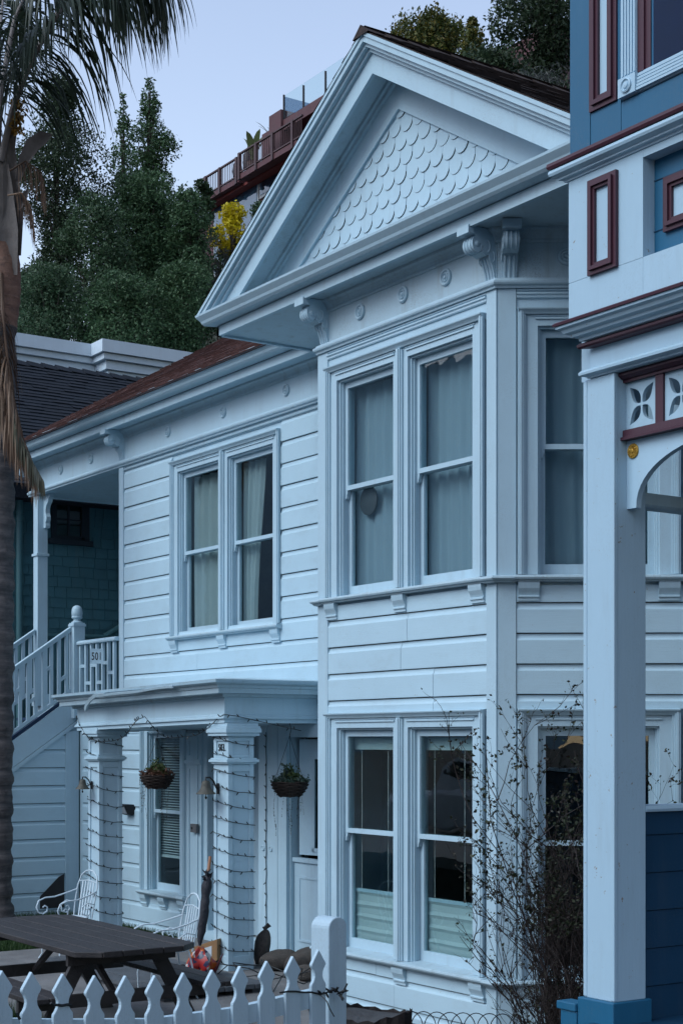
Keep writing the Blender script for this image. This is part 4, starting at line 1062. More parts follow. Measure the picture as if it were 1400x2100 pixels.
# ================================================================ RED-BROWN HOUSE ON THE HILL
YR = 33.45
fH = Frame((0, YR), (1, 0), (0, -1))
REDW = paint('red_brown_stain', (0.10, 0.038, 0.044), .6, .2, 0, vary=.12)
REDM = paint('dark_red_stain', (0.20, 0.035, 0.032), .6, .2, 0, vary=.1)
RAILM = plain('brown_rail_paint', (0.075, 0.042, 0.046), .6, bump=0)
BGLASS = glass('sky_window_glass', (0.5, 0.65, 0.75), 2.4, .02)
BLIND = plain('pale_blue_blind', (.06, .27, .44), .8, bump=0)
CGLASS = glass('clear_guard_glass', (0.86, 0.93, 0.93), 1.5, .02)
METAL = plain('dark_metal_post', (0.05, 0.045, 0.05), .5, .4, bump=0)
rh = thing('hillside_house', 'red brown house with stepped decks high on the hillside', 'house', (-55, 37, 20))
def H(px, py): v = atY(px, py, YR); return v.x, v.z
build(MB(fH).box(-66, -38, -9, -.75, 16, 25.72), 'lower_wall', REDW, rh)
# two decks with railings
def railing(x0, x1, zt, zb, o, nb, posts):
    r0 = build(MB(fH).box(x0, x1, o - .05, o + .05, zt - .06, zt), 'railing', RAILM, rh)
    build(MB(fH).box(x0, x1, o - .035, o + .035, zb, zb + .05), 'bottom_rail', RAILM, r0)
    me = MB().box(-.013, .013, -.012, .012, zb + .05, zt - .06).mesh('baluster')
    for i in range(nb):
        x = x0 + (i + .5) * (x1 - x0) / nb; w = fH((x, o, 0)); ob('baluster', me, RAILM, r0, (w.x, w.y, 0))
    for p in posts:
        build(MB(fH).box(p - .07, p + .07, o - .065, o + .065, zb - .28, zt + .01), 'rail_post', RAILM, r0)
    return r0
xa, za = H(404, 372); xb, zb_ = H(487, 322.5); xc, zc_ = H(497, 316.5); xd, zd = H(628, 236)
ZT = (za + zb_) / 2; RHt = .84
railing(xa, xb, ZT, ZT - RHt, 0, 24, [H(p, 350)[0] for p in (422, 451)] + [xb - .07])
build(MB(fH).box(xa, xb + .1, -2.2, .0, ZT - RHt - .25, ZT - RHt - .03), 'deck', REDW, rh)
ZT2 = (zc_ + zd) / 2
railing(xc, xd, ZT2, ZT2 - RHt, .18, 34, [xc + .07] + [H(p, 300)[0] for p in (533, 567, 608)])
build(MB(fH).box(xc - .02, xd + 3, -2.2, .18, ZT2 - RHt - .26, ZT2 - RHt - .03), 'deck', REDW, rh)
build(MB(fH).box(xa, xd, -2.19, -.25, ZT - RHt - .36, ZT - RHt - .255), 'deck_joists', REDM, rh)
# windows below the decks
def H2(px, py): v = atY(px, py, YR + .65); return v.x, v.z
hw0, hz0 = H2(440, 420); hw1, hz1 = H2(528, 352); w2a, w2z0 = H2(531, 391); w2b, w2z1 = H2(590, 330)
for (a, b, z0, z1) in ((hw0, hw0 + (hw1 - hw0) * .48, 23.0, H2(500, 356)[1]), (hw0 + (hw1 - hw0) * .52, hw1 - .05, 23.0, H2(500, 356)[1]), (w2a + .1, w2b, H2(550, 386)[1] - .1, H2(550, 338)[1])):
    w = build(MB(fH).box(a - .1, b + .1, -.749, -.66, z0 - .12, z1 + .1), 'window', plain('pale_window_frame', (.45, .48, .5), bump=0) if 'pale_window_frame' not in bpy.data.materials else bpy.data.materials['pale_window_frame'], rh)
    build(MB(fH).box(a, b, -.66, -.63, z0, z1), 'pane', BGLASS, w); build(MB(fH).box(a, b, -.6605, -.6602, z0, z1), 'blind', BLIND, w)
# upper storey, screen wall, glass guarded terrace
ux0, uz0 = H(543, 283); ux1, uz1 = H(562, 224)
build(MB(fH).box(ux0, ux1 + .2, -1.6, -.2, ZT2 - RHt, uz1), 'screen_wall', REDW, rh)
build(MB(fH).box(H(520, 280)[0], ux0, -1.6, -.4, ZT2 - RHt, H(535, 262)[1]), 'screen_wall', REDW, rh)
t0, tz = H(566, 258); t1, _ = H(720, 160)
TZ = H(566, 243)[1]
build(MB(fH).box(t0, t1, -6, -.3, TZ - .42, TZ), 'terrace', REDW, rh)
build(MB(fH).box(t0 + .3, t1, -6, -1.9, ZT2 - RHt - .02, TZ - .43), 'upper_wall', REDW, rh)
for i, (p0, p1) in enumerate(((568, 606), (608, 651), (653, 690), (692, 722))):
    a, b = H(p0, 200)[0], H(p1, 200)[0]
    build(MB(fH).box(a, b, -.36, -.345, TZ + .06, TZ + 1.0), 'guard_glass', CGLASS, rh)
    build(MB(fH).box(a - .05, a - .01, -.39, -.31, TZ - .3, TZ + (1.05 if i < 1 else .92)), 'guard_post', METAL, rh)
build(MB(Frame((t0, 0), (0, 1), (-1, 0))).box(YR + .36, YR + 3.2, -.02, .0, TZ + .06, TZ + 1.0), 'guard_glass', glass('blue_guard_glass', (.25, .42, .55), 1.7, .02), rh)
# things on the decks
def deckplant(px, py, o, label, name, blades, col, hgt, w, seed):
    r_ = random.Random(seed); x, z = H(px, py); p = fH((x, o, z)); t = thing(name, label, 'plant', p)
    m = MB()
    for k in range(blades):
        a = r_.random() * 6.28; L = hgt * r_.uniform(.7, 1.1); sp = r_.uniform(.15, .6) * L; pts = []
        for q in range(7):
            f = q / 6; pts.append(Vector((p.x + sp * f ** 1.6 * math.cos(a), p.y + sp * f ** 1.6 * math.sin(a), p.z + L * f - .25 * L * f ** 3)))
        side = Vector((-math.sin(a), math.cos(a), .15))
        v = []; 
        for q, c in enumerate(pts):
            ww = w * math.sin(math.pi * min(1, .08 + q / 6 * .92)) ** .7; v += [c - side * ww, c + side * ww]
        m.add(v, [(2 * q, 2 * q + 1, 2 * q + 3, 2 * q + 2) for q in range(6)])
    build(m, 'leaves', col, t)
    mp = MB(); mp.lathe((p.x, p.y, p.z - .45), [(.22, 0), (.30, .42), (.32, .46), (.26, .46), (.25, .40)], 12); build(mp, 'pot', plain('pot_clay_' + name, (.10, .06, .05)), t)
    return t
BAN = leaf('banana_leaf', (.10, .13, .05), (.16, .20, .09), (.25, .28, .15))
deckplant(487, 325, -.8, 'broad leaved banana plant behind the deck railing', 'banana_plant', 7, BAN, 1.7, .17, 3)
deckplant(526, 292, -.8, 'spiky upright plant on the deck beside the brown screen wall', 'spiky_plant', 26, leaf('spiky_leaf', (.05, .065, .03), (.09, .11, .05), (.14, .16, .09)), 1.25, .03, 4)
def parasol(px, py, label, h):
    x, z = H(px, py); p = fH((x, -.9, ZT - RHt)); t = thing('closed_parasol', label, 'parasol', p, 'closed parasols on the deck')
    m = MB(); m.lathe((p.x, p.y, p.z), [(.03, 0), (.03, h * .45), (.20, h * .46), (.24, h * .6), (.20, h * .8), (.10, h * .94), (.03, h), (.012, h * 1.08)], 10); build(m, 'canopy', plain('dark_canvas', (.035, .033, .042)) if 'dark_canvas' not in bpy.data.materials else bpy.data.materials['dark_canvas'], t, smooth=50)
parasol(450, 330, 'dark closed parasol nearer the left end of the deck', 1.42)
parasol(471, 318, 'dark closed parasol next to the banana plant', 1.62)

# ================================================================ TEAL SHINGLED HOUSE
XT = -23.3
fT = Frame((XT, 0), (0, 1), (1, 0))
TEAL = paint('teal_shingle_paint', (0.052, 0.155, 0.19), .6, .2, .05, vary=.12, bump=.5, grain=(14, 14, .8))
TEALD = paint('dark_teal_paint', (0.012, 0.022, 0.032), .5, .1, 0)
TPIPE = paint('teal_pipe_paint', (0.055, 0.145, 0.165), .45, .2, .05)
NROOF = shingle_mat('blue_black_shingle', (0.020, 0.028, 0.040), (0.013, 0.018, 0.027))
th_ = thing('teal_house', 'teal shingled house with dark roof behind the white porch', 'house', (-26, 11, -.2))
tw = build(MB().box(XT - 6.5, XT, 8.9, 17.0, -.3, 6.35), 'wall', TEAL, th_)
wy0, wy1 = atX(104, 1100, XT).y, atX(181, 1100, XT).y
wz0, wz1 = atX(140, 1108, XT).z, atX(140, 1035, XT).z + .12
rr_ = random.Random(5); SEX = .166
meS = {}
def shmesh(w):
    if w not in meS: meS[w] = MB().prof([(0, 0), (.024, 0), (.022, .01), (.008, SEX + .02), (0, SEX + .02)], .003, w - .003).mesh('shingle')
    return meS[w]
row = 0; z = 3.35
rotT = (0, 0, math.pi / 2)
while z < 6.2:
    y = 9.15 + rr_.uniform(-.2, 0)
    while y < 11.75:
        w = rr_.choice((.14, .18, .21, .24, .28))
        if not (wz0 - .1 < z + .1 < wz1 + .12 and y + w > wy0 - .02 and y < wy1 + .06):
            me = shmesh(w)
            # local prof: s along x, o along y -> rotate so that s runs along world Y and o along world +X
            o = ob('shingle', me, TEAL, tw, (XT, y, z + rr_.uniform(-.008, .008)), None)
            o.matrix_basis = Matrix(((0, 1, 0, XT), (1, 0, 0, y), (0, 0, 1, z + rr_.uniform(-.008, .008)), (0, 0, 0, 1)))
        y += w
    z += SEX
win = MB(fT); fw = .085
win.box(wy0, wy0 + fw, .0, .05, wz0, wz1); win.box(wy1 - fw - .05, wy1, .0, .05, wz0, wz1); win.box(wy0 + fw, wy1 - fw, .0, .05, wz1 - fw, wz1); win.box(wy0 + fw, wy1 - fw, .0, .05, wz0, wz0 + .06)
win.box(wy0 - .05, wy1 + .05, .0, .09, wz0 - .08, wz0)
tws = build(win, 'window', TEALD, th_)
ym = (wy0 + wy1 - .05) / 2; zm = (wz0 + wz1) / 2 - .02
mn = MB(fT); mn.box(ym - .014, ym + .014, .008, .03, wz0 + .06, wz1 - fw); mn.box(wy0 + fw, wy1 - fw - .05, .010, .028, zm - .012, zm + .012); build(mn, 'glazing_bar', TEALD, tws)
for a, b in ((wy0 + fw, ym - .014), (ym + .014, wy1 - fw - .05)):
    for c, d in ((wz0 + .06, zm - .012), (zm + .012, wz1 - fw)):
        build(MB(fT).box(a, b, .002, .012, c, d), 'pane', glass('teal_window_glass', (.45, .55, .55), 1.8, .05) if 'teal_window_glass' not in bpy.data.materials else bpy.data.materials['teal_window_glass'], tws)
build(MB(fT).box(wy0 + fw, wy1 - fw, .0005, .0018, wz0 + .06, wz1 - fw), 'window_curtain', plain('grey_net', (.16, .19, .20), bump=0), tws)
dp = atX(40, 1150, XT + .12)
pp = MB(); pp.tube([(XT + .12, dp.y, 2.0), (XT + .12, dp.y, 6.1)], .055, 12); pp.tube([(XT + .12, dp.y, 5.66), (XT + .12, dp.y, 5.72)], .072, 12); pp.tube([(XT + .12, dp.y, 5.78), (XT + .12, dp.y, 5.83)], .068, 12)
build(pp, 'downpipe', TPIPE, th_, smooth=40)
q0, q1 = atX(46, 1302, XT + .1), atX(214, 1306, XT + .1); q2 = atX(246, 1282, XT + .1)
pp = MB(); pp.tube([q0, q1], .035, 10); build(pp, 'pipe', TPIPE, th_, smooth=40)
pp = MB(); pp.tube([q1, q2 + Vector((0, .3, .15))], .05, 10); build(pp, 'pipe', TPIPE, th_, smooth=40)
RXT = -27.2; RZT = 9.19; EZ = 6.18; EX = -22.85
ro = MB(); ro.add([(EX, 8.5, EZ), (EX, 17.4, EZ), (RXT, 17.4, RZT - .03), (RXT, 8.5, RZT - .03), (2 * RXT - EX, 8.5, EZ), (2 * RXT - EX, 17.4, EZ), (EX, 8.5, EZ - .2), (EX, 17.4, EZ - .2)], [(0, 1, 2, 3), (3, 2, 5, 4), (0, 3, 4), (1, 5, 2), (0, 6, 7, 1), (6, 4, 5, 7)])
ro_ = build(ro, 'roof', NROOF, th_)
nt_ = Vector((RZT - EZ, 0, EX - RXT)).normalized()
roof_courses(lambda t: (Vector((EX + (RXT - EX) * t, 8.5, EZ + (RZT - EZ) * t)), Vector((EX + (RXT - EX) * t, 17.4, EZ + (RZT - EZ) * t)), nt_), 36, 'shingle_courses', NROOF, ro_, .3, 9, .024)
rc_ = MB()
for k in range(31):
    y = 8.5 + k * .28
    rc_.add([(RXT + .16, y, RZT - .06), (RXT, y, RZT + .06), (RXT - .16, y, RZT - .06), (RXT + .16, y + .3, RZT - .085), (RXT, y + .3, RZT + .03), (RXT - .16, y + .3, RZT - .085)], [(0, 1, 4, 3), (1, 2, 5, 4), (0, 2, 1), (3, 4, 5)])
build(rc_, 'ridge_cap', NROOF, ro_)

# ================================================================ WHITE BUILDING BEHIND THE TEAL ROOF
wh = thing('parapet_building', 'white flat roofed building with stepped parapet behind the dark roof', 'building', (-45, 20, 0))
XA, XB = -33.0, -32.4
yk = atX(198, 715, XA).y; ztop = atX(100, 699, XA).z
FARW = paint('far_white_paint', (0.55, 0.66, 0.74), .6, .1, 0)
FARD = paint('far_shaded_paint', (0.34, 0.44, 0.52), .6, .1, 0)  # white wall with the shade below the parapet put into its colour
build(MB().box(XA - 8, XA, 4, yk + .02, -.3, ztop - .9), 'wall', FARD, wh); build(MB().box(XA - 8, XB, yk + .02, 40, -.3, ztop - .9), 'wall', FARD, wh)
for (a, b, z0, z1, e) in ((0, 0, -.28, 0, .30), (0, 0, -.42, -.29, .22), (0, 0, -.62, -.43, .12), (0, 0, -.9, -.63, .04)):
    mt = FARW if e != .12 else FARW
    build(MB().box(XA - 7.9, XA + e, 3.5, yk + .02 - e, ztop + z0, ztop + z1), 'parapet', mt, wh)
    build(MB().box(XA - 7.8, XB + e, yk + .021 - e, 40, ztop + z0, ztop + z1 - .001), 'parapet', mt, wh)
for k in range(9):
    z = ztop - 1.02 - k * .115
    build(MB().box(XA, XA + .02, 4, yk - .1, z, z + .085), 'louvre', FARW, wh); build(MB().box(XB, XB + .02, yk + 1.0, 39, z, z + .085), 'louvre', FARW, wh)
for y in (yk - 5.2, yk - 2.9, yk - .75): build(MB().box(XA + .005, XA + .06, y, y + .75, ztop - 2.2, ztop - .905), 'pier', FARW, wh)
build(MB().box(XB + .005, XB + .07, yk + .03, yk + .75, ztop - 2.2, ztop - .905), 'pier', FARW, wh)
vp = atX(160, 700, XA - 2); tp = MB(); tp.tube([(XA - 2, vp.y, ztop - .3), (XA - 2, vp.y, ztop + .45)], .09, 10); build(tp, 'vent_pipe', METAL, wh)
# ================================================================ PALM
pd = 20.4
def PP(px, py, d=pd): return atD(px, py, d)
def ringed(name, c1, c2, c3):
    m, N, L, P = mat(name); g = N.new('ShaderNodeNewGeometry').outputs['Position']
    a = _noise(N, L, g, 1.0, 5, .65, (2.2, 2.2, 17)); b = _noise(N, L, g, 9, 6, .7)
    c = _mix(N, L, _ramp(N, L, a.outputs[0], .38, .66).outputs[0], c1, c2); c = _mix(N, L, _ramp(N, L, b.outputs[0], .48, .74).outputs[0], c, c3)
    L.new(c, P.inputs['Base Color']); P.inputs['Roughness'].default_value = .9
    k = N.new('ShaderNodeBump'); k.inputs['Strength'].default_value = .9; k.inputs['Distance'].default_value = .03; L.new(a.outputs[0], k.inputs['Height']); k2 = N.new('ShaderNodeBump'); k2.inputs['Strength'].default_value = .6; k2.inputs['Distance'].default_value = .02; L.new(b.outputs[0], k2.inputs['Height']); L.new(k.outputs[0], k2.inputs['Normal']); L.new(k2.outputs[0], P.inputs['Normal'])
    return m
PALMB = ringed('palm_trunk_bark', (0.05, 0.047, 0.05), (0.115, 0.10, 0.098), (0.035, 0.032, 0.034))
PALMS = ringed('palm_smooth_bark', (0.15, 0.08, 0.058), (0.22, 0.13, 0.095), (0.08, 0.05, 0.042))
DEADF = leaf('dead_frond', (0.055, 0.032, 0.020), (0.15, 0.085, 0.05), (0.36, 0.25, 0.17), trans=.1)
LIVEF = leaf('palm_leaflet', (0.016, 0.028, 0.018), (0.030, 0.048, 0.032), (0.055, 0.078, 0.055), .45)
BOOT = plain('palm_leaf_base', (0.16, 0.145, 0.14), .8, 0, .45, 5, .5, 30, (0.09, 0.08, 0.075))
base = PP(-6, 1880); palm = thing('palm_tree', 'tall palm with hanging fronds and dead skirt at the left edge', 'palm tree', (base.x, base.y, -.25))
tr = MB(); pts = []; rs_ = []
for k in range(150):
    f = k / 149; py = 1900 - f * 1230; px = -8 + 8 * f
    p = PP(px, py); pts.append(p); ring = (.010, .007, -.003, -.006)[k % 4]
    rs_.append((.235 if k < 3 else .20) + ring + .012 * math.sin(k * .9) + (.03 if f < .04 else 0))
tr.tube(pts, rs_, 18); build(tr, 'trunk', PALMB, palm, smooth=50)
tr = MB(); pts = [PP(0 + 4 * f, 680 - f * 180) for f in [k / 14 for k in range(15)]]
tr.tube(pts, [.20 + .05 * math.sin(k / 14 * 3.1) + .010 * (k % 2) for k in range(15)], 18); build(tr, 'upper_trunk', PALMS, palm, smooth=50)
def strap(P, w, col, nm, parent, curl=.25, th=.006):
    """a long trough-shaped leaf base or spathe along points P with half widths w"""
    m = MB(); v = []
    for i, p in enumerate(P):
        t = (Vector(P[min(i + 1, len(P) - 1)]) - Vector(P[max(i - 1, 0)])).normalized(); s_ = t.cross(Vector((-ca, sa, 0))).normalized(); n_ = s_.cross(t)
        for q in (-1, -.5, 0, .5, 1): v.append(Vector(p) + s_ * w[i] * q + n_ * (w[i] * curl * (1 - q * q) * 2))
        for q in (1, .5, 0, -.5, -1): v.append(Vector(p) + s_ * w[i] * q + n_ * (w[i] * curl * (1 - q * q) * 2 + th))
    f = []
    for i in range(len(P) - 1):
        for k in range(10): f.append((i * 10 + k, i * 10 + (k + 1) % 10, (i + 1) * 10 + (k + 1) % 10, (i + 1) * 10 + k))
    f += [tuple(range(10)), tuple(range((len(P) - 1) * 10, len(P) * 10))]
    m.add(v, f); return build(m, nm, col, parent, smooth=60)
strap([PP(18, 520, 20.2), PP(28, 430, 20.15), PP(22, 360, 20.1), PP(20, 300, 20.1), PP(30, 240, 20.1)], [.16, .13, .10, .07, .05], BOOT, 'leaf_base', palm)
strap([PP(4, 560, 20.2), PP(10, 470, 20.1), PP(6, 380, 20.1), PP(-2, 300, 20.1)], [.2, .17, .12, .08], BOOT, 'leaf_base', palm)
strap([PP(36, 372, 20.1), PP(48, 330, 20.0), PP(66, 296, 20.0), PP(88, 280, 20.0), PP(106, 276, 20.0)], [.03, .07, .10, .09, .015], BOOT, 'spathe', palm, .35)
strap([PP(38, 430, 20.1), PP(46, 405, 20.0), PP(58, 388, 20.0)], [.02, .06, .01], BOOT, 'spathe', palm, .35)
rb = MB(); tb_ = np.random.RandomState(3)
fl = []
for k in range(340):                                   # flower bunch
    f = tb_.uniform(0, 1); c = PP(22 + 22 * f + tb_.normal() * 5, 205 + 70 * tb_.uniform() , 20.05 + tb_.normal() * .05); fl.append(c)
fb_ = ob('flower_bunch', leaf_mesh('flower_bunch', np.array(fl), .04, .09, .5, .8, tb_), leaf('palm_flower', (.16, .085, .015), (.30, .17, .03), (.42, .27, .06)), palm); fb_['kind'] = 'stuff'
def frond(P, nl, ll, mt, nm, seed, r0=.035, hang=.75, wid=.022, jag=.25):
    """a feather frond: rachis through points P, leaflets hanging from both sides"""
    r_ = random.Random(seed); P = [Vector(p) for p in P]; n = len(P)
    def at(u):
        k = u * (n - 1); i = min(n - 2, int(k)); return P[i].lerp(P[i + 1], k - i)
    o = build(MB().tube([at(i / 24) for i in range(25)], r0, 6, .006), nm, BOOT if mt is LIVEF else mt, palm, smooth=60)
    m = MB()
    for i in range(nl):
        u = .16 + .84 * (i + r_.random()) / nl; p = at(u); t = (at(min(1, u + .02)) - at(max(0, u - .02))).normalized()
        sd = t.cross(Vector((0, 0, 1)))
        sd = sd.normalized() if sd.length > .05 else Vector((1, 0, 0)); sg = 1 if i % 2 else -1
        L = ll * (.55 + .45 * math.sin(math.pi * min(1, .2 + u * .75))) * r_.uniform(.75, 1.15)
        d0 = (t * .55 + sd * sg * r_.uniform(.4, 1.0) + Vector((0, 0, r_.uniform(-.2, .35)))).normalized(); cur = p.copy(); d = d0.copy(); v = []; S = 7
        wv = (d0.cross(Vector((0, 0, 1))) + Vector((r_.uniform(-.3, .3), r_.uniform(-.3, .3), r_.uniform(-.3, .3)))).normalized()
        for q in range(S + 1):
            w_ = wid * (1 - (q / S) ** 2.2) * (.55 + .45 * min(1, q / 2)) + .0008
            v += [cur - wv * w_, cur + wv * w_]
            d = (d + Vector((r_.uniform(-.06, .06), r_.uniform(-.06, .06), -hang * .42))).normalized(); cur = cur + d * (L / S)
        m.add(v, [(2 * q, 2 * q + 1, 2 * q + 3, 2 * q + 2) for q in range(S)])
    o2 = ob('leaflets', m.mesh('leaflets'), mt, o); o2['kind'] = 'stuff'
    return o
# live fronds: the ones in view, then the rest of the crown
frond([PP(2, 330, 20.1), PP(28, 215, 20.0), PP(66, 118, 19.9), PP(122, 20, 19.8), PP(185, -60, 19.8), PP(245, -95, 19.8), PP(298, -90, 19.9), PP(334, -52, 20.0)], 230, 1.55, LIVEF, 'frond', 1, .05, .95, .021)
frond([PP(-6, 320, 20.3), PP(2, 180, 20.4), PP(30, 40, 20.6), PP(75, -60, 20.8), PP(140, -110, 21), PP(210, -90, 21.3), PP(262, -30, 21.5)], 220, 1.5, LIVEF, 'frond', 2, .045, .95, .021)
frond([PP(-10, 320, 20.3), PP(-30, 180, 20.0), PP(-45, 60, 19.4), PP(-30, -60, 18.8), PP(10, -120, 18.2), PP(60, -90, 17.6), PP(100, -40, 17.2)], 120, 1.2, LIVEF, 'frond', 3, .045, .95, .021)
frond([PP(-12, 320, 20.4), PP(-60, 160, 20.6), PP(-140, 60, 20.9), PP(-230, 20, 21.2), PP(-320, 60, 21.5)], 120, 1.1, LIVEF, 'frond', 4, .045)
frond([PP(-12, 320, 20.2), PP(-40, 140, 19.6), PP(-100, 20, 18.9), PP(-190, -10, 18.2), PP(-280, 60, 17.5)], 120, 1.1, LIVEF, 'frond', 5, .045)
frond([PP(-4, 330, 20.5), PP(-4, 160, 21.2), PP(0, 60, 22), PP(6, 0, 23), PP(12, 0, 24)], 120, 1.1, LIVEF, 'frond', 6, .045)
# dead fronds hanging down the trunk
frond([PP(2, 560, 20.15), PP(6, 640, 19.98), PP(14, 730, 19.9), PP(28, 820, 19.9), PP(48, 900, 19.9), PP(72, 960, 19.9)], 190, .80, DEADF, 'dead_frond', 7, .03, 1.5, .009)
frond([PP(-10, 560, 20.1), PP(-10, 660, 19.95), PP(-2, 760, 19.9), PP(14, 850, 19.9), PP(36, 920, 19.9)], 170, .75, DEADF, 'dead_frond', 8, .03, 1.5, .009)
DEADG = leaf('withered_green_frond', (0.045, 0.045, 0.026), (0.085, 0.082, 0.05), (0.26, 0.25, 0.20), trans=.15)
frond([PP(18, 800, 19.84), PP(36, 880, 19.84), PP(62, 940, 19.84), PP(88, 985, 19.84)], 120, .42, DEADG, 'dead_frond', 9, .015, 1.3, .012)
frond([PP(20, 350, 20.05), PP(52, 330, 20.0), PP(84, 352, 20.0), PP(92, 400, 20.0)], 60, .5, DEADF, 'dead_frond', 10, .012, 1.7, .004)
frond([PP(16, 400, 20.05), PP(44, 395, 20.0), PP(62, 420, 20.0), PP(70, 470, 20.0)], 50, .45, DEADF, 'dead_frond', 11, .012, 1.7, .004)

# ================================================================ GARDEN SURFACES
GZ = -.20
CONC = plain('patio_concrete', (0.20, 0.20, 0.20), .85, 0, .45, 2.2, .5, 30)
tag(build(MB().add([(-16.9, 5.3, GZ), (-9.6, 5.3, GZ), (-9.6, 6.4, GZ), (-12.6, 8.0, GZ), (-12.9, 9.15, GZ), (-16.9, 9.15, GZ), (-16.9, 5.3, GZ - .1), (-9.6, 5.3, GZ - .1), (-9.6, 6.4, GZ - .1), (-12.6, 8.0, GZ - .1), (-12.9, 9.15, GZ - .1), (-16.9, 9.15, GZ - .1)], [(0, 1, 2, 3, 4, 5), (0, 6, 7, 1), (1, 7, 8, 2), (5, 11, 6, 0), (2, 8, 9, 3), (3, 9, 10, 4)]), 'patio', CONC), kind='structure')
def grass(name, label, n, fn, h0, h1, seed, col):
    rs = np.random.RandomState(seed); P = fn(rs, n); n = len(P)
    H_ = rs.uniform(h0, h1, (n, 1)); a = rs.uniform(0, 6.28, n); l = rs.normal(size=(n, 2)) * .35
    tip = P + np.concatenate([l * H_, H_], 1); w = .004 + .004 * rs.uniform(size=(n, 1)); s_ = np.stack([np.cos(a), np.sin(a), 0 * a], 1) * w
    V = np.stack([P - s_, P + s_, tip + s_ * .2, tip - s_ * .2], 1).reshape(-1, 3)
    o = ob(name, npmesh(name, V, np.arange(4 * n).reshape(n, 4)), col); tag(o, label, 'grass', kind='stuff'); return o
GRASS = leaf('lawn_grass', (0.012, 0.030, 0.008), (0.025, 0.065, 0.015), (0.06, 0.11, 0.03))
def lawn1(rs, n):
    x = rs.uniform(-20.2, -16.9, n); y = rs.uniform(4.5, 9.0, n); return np.stack([x, y, np.full(n, -.25)], 1)
grass('lawn', 'short green grass between the patio and the stair', 26000, lawn1, .05, .12, 4, GRASS)
def lawn2(rs, n):
    u = rs.uniform(0, 1, n); x = rs.uniform(-15.5, -8.5, n); y = rs.uniform(3.0, 5.3, n); return np.stack([x, y, np.full(n, -.25) + .0], 1)
grass('lawn', 'rough green grass just behind the picket fence', 24000, lawn2, .06, .16, 5, GRASS)
# low timber step in front of the portico
PLANK = plain('weathered_blue_grey_plank', (0.10, 0.115, 0.13), .8, 0, .5, 4, .6, 30)
st_ = thing('timber_deck', 'low weathered grey timber deck in front of the portico', 'deck', (-13.6, 7.3, GZ))
for k in range(7):
    y = 6.62 + k * .165
    build(MB().box(-15.6 + .01 * (k % 3), -12.75 - .01 * (k % 2), y, y + .155, GZ + .045, GZ + .085 + .003 * (k % 2)), 'plank', PLANK, st_)
build(MB().box(-15.5, -12.8, 6.66, 6.75, GZ, GZ + .044), 'joist', PLANK, st_); build(MB().box(-15.5, -12.8, 7.6, 7.7, GZ, GZ + .044), 'joist', PLANK, st_)

# ================================================================ PICNIC TABLE
TABLE = plain('dark_brown_stained_wood', (0.040, 0.036, 0.036), .55, 0, .4, 5, .5, 22, (0.022, 0.021, 0.023))
TZt = .62; tx0, tx1, ty0, ty1 = -13.25, -10.66, 4.86, 5.88
tab = thing('picnic_table', 'dark stained wooden picnic table with attached benches', 'picnic table', ((tx0 + tx1) / 2, (ty0 + ty1) / 2, GZ))
npl = 6; pw = (ty1 - ty0) / npl
for k in range(npl):
    y0 = ty0 + k * pw + .004; y1 = ty0 + (k + 1) * pw - .004; c = .13 if k in (0, npl - 1) else .0
    if k == 0: poly = [(tx0 + c, y0), (tx1 - c, y0), (tx1, y1), (tx0, y1)]
    elif k == npl - 1: poly = [(tx0, y0), (tx1, y0), (tx1 - c, y1), (tx0 + c, y1)]
    else: poly = [(tx0, y0), (tx1 + .003 * (k % 2), y0), (tx1 + .003 * (k % 2), y1), (tx0, y1)]
    dz = .002 * (k % 2)
    m = MB().add([(x, y, TZt - .045) for x, y in poly] + [(x, y, TZt + dz) for x, y in poly], [(3, 2, 1, 0), (4, 5, 6, 7), (0, 1, 5, 4), (1, 2, 6, 5), (2, 3, 7, 6), (3, 0, 4, 7)])
    build(m, 'top_plank', TABLE, tab, bevel=.006)
ym_ = (ty0 + ty1) / 2
for x in (tx1 - .42, tx0 + .42):
    for sg in (-1, 1):
        y0 = ym_ + sg * .30; y1 = ym_ + sg * .72; h = .052
        m = MB(Frame((x, 0), (0, 1), (1, 0))); m.plate([(y0 - h * 1.2, TZt - .046), (y0 + h * 1.2, TZt - .046), (y1 + h * 1.2, GZ), (y1 - h * 1.2, GZ)], -.022, .022); build(m, 'leg', TABLE, tab)
    build(MB().box(x + .023, x + .065, ym_ - .46, ym_ + .46, TZt - .14, TZt - .046), 'batten', TABLE, tab)
    build(MB().box(x + .023, x + .065, ym_ - .86, ym_ + .86, GZ + .36, GZ + .46), 'crossbeam', TABLE, tab)
    m = MB(Frame((0, ym_), (1, 0), (0, -1))); s_ = -1 if x > (tx0 + tx1) / 2 else 1
    m.plate([(x + s_ * .03, GZ + .40), (x + s_ * .10, GZ + .40), (x + s_ * .72, TZt - .05), (x + s_ * .62, TZt - .05)], -.02, .02); build(m, 'brace', TABLE, tab)
for sg in (-1, 1):
    for k in range(2):
        y = ym_ + sg * (.66 + k * .15) - .07
        build(MB().box(tx0 + .05, tx1 - .05, y, y + .14, GZ + .462, GZ + .502), 'bench_plank', TABLE, tab, bevel=.005)

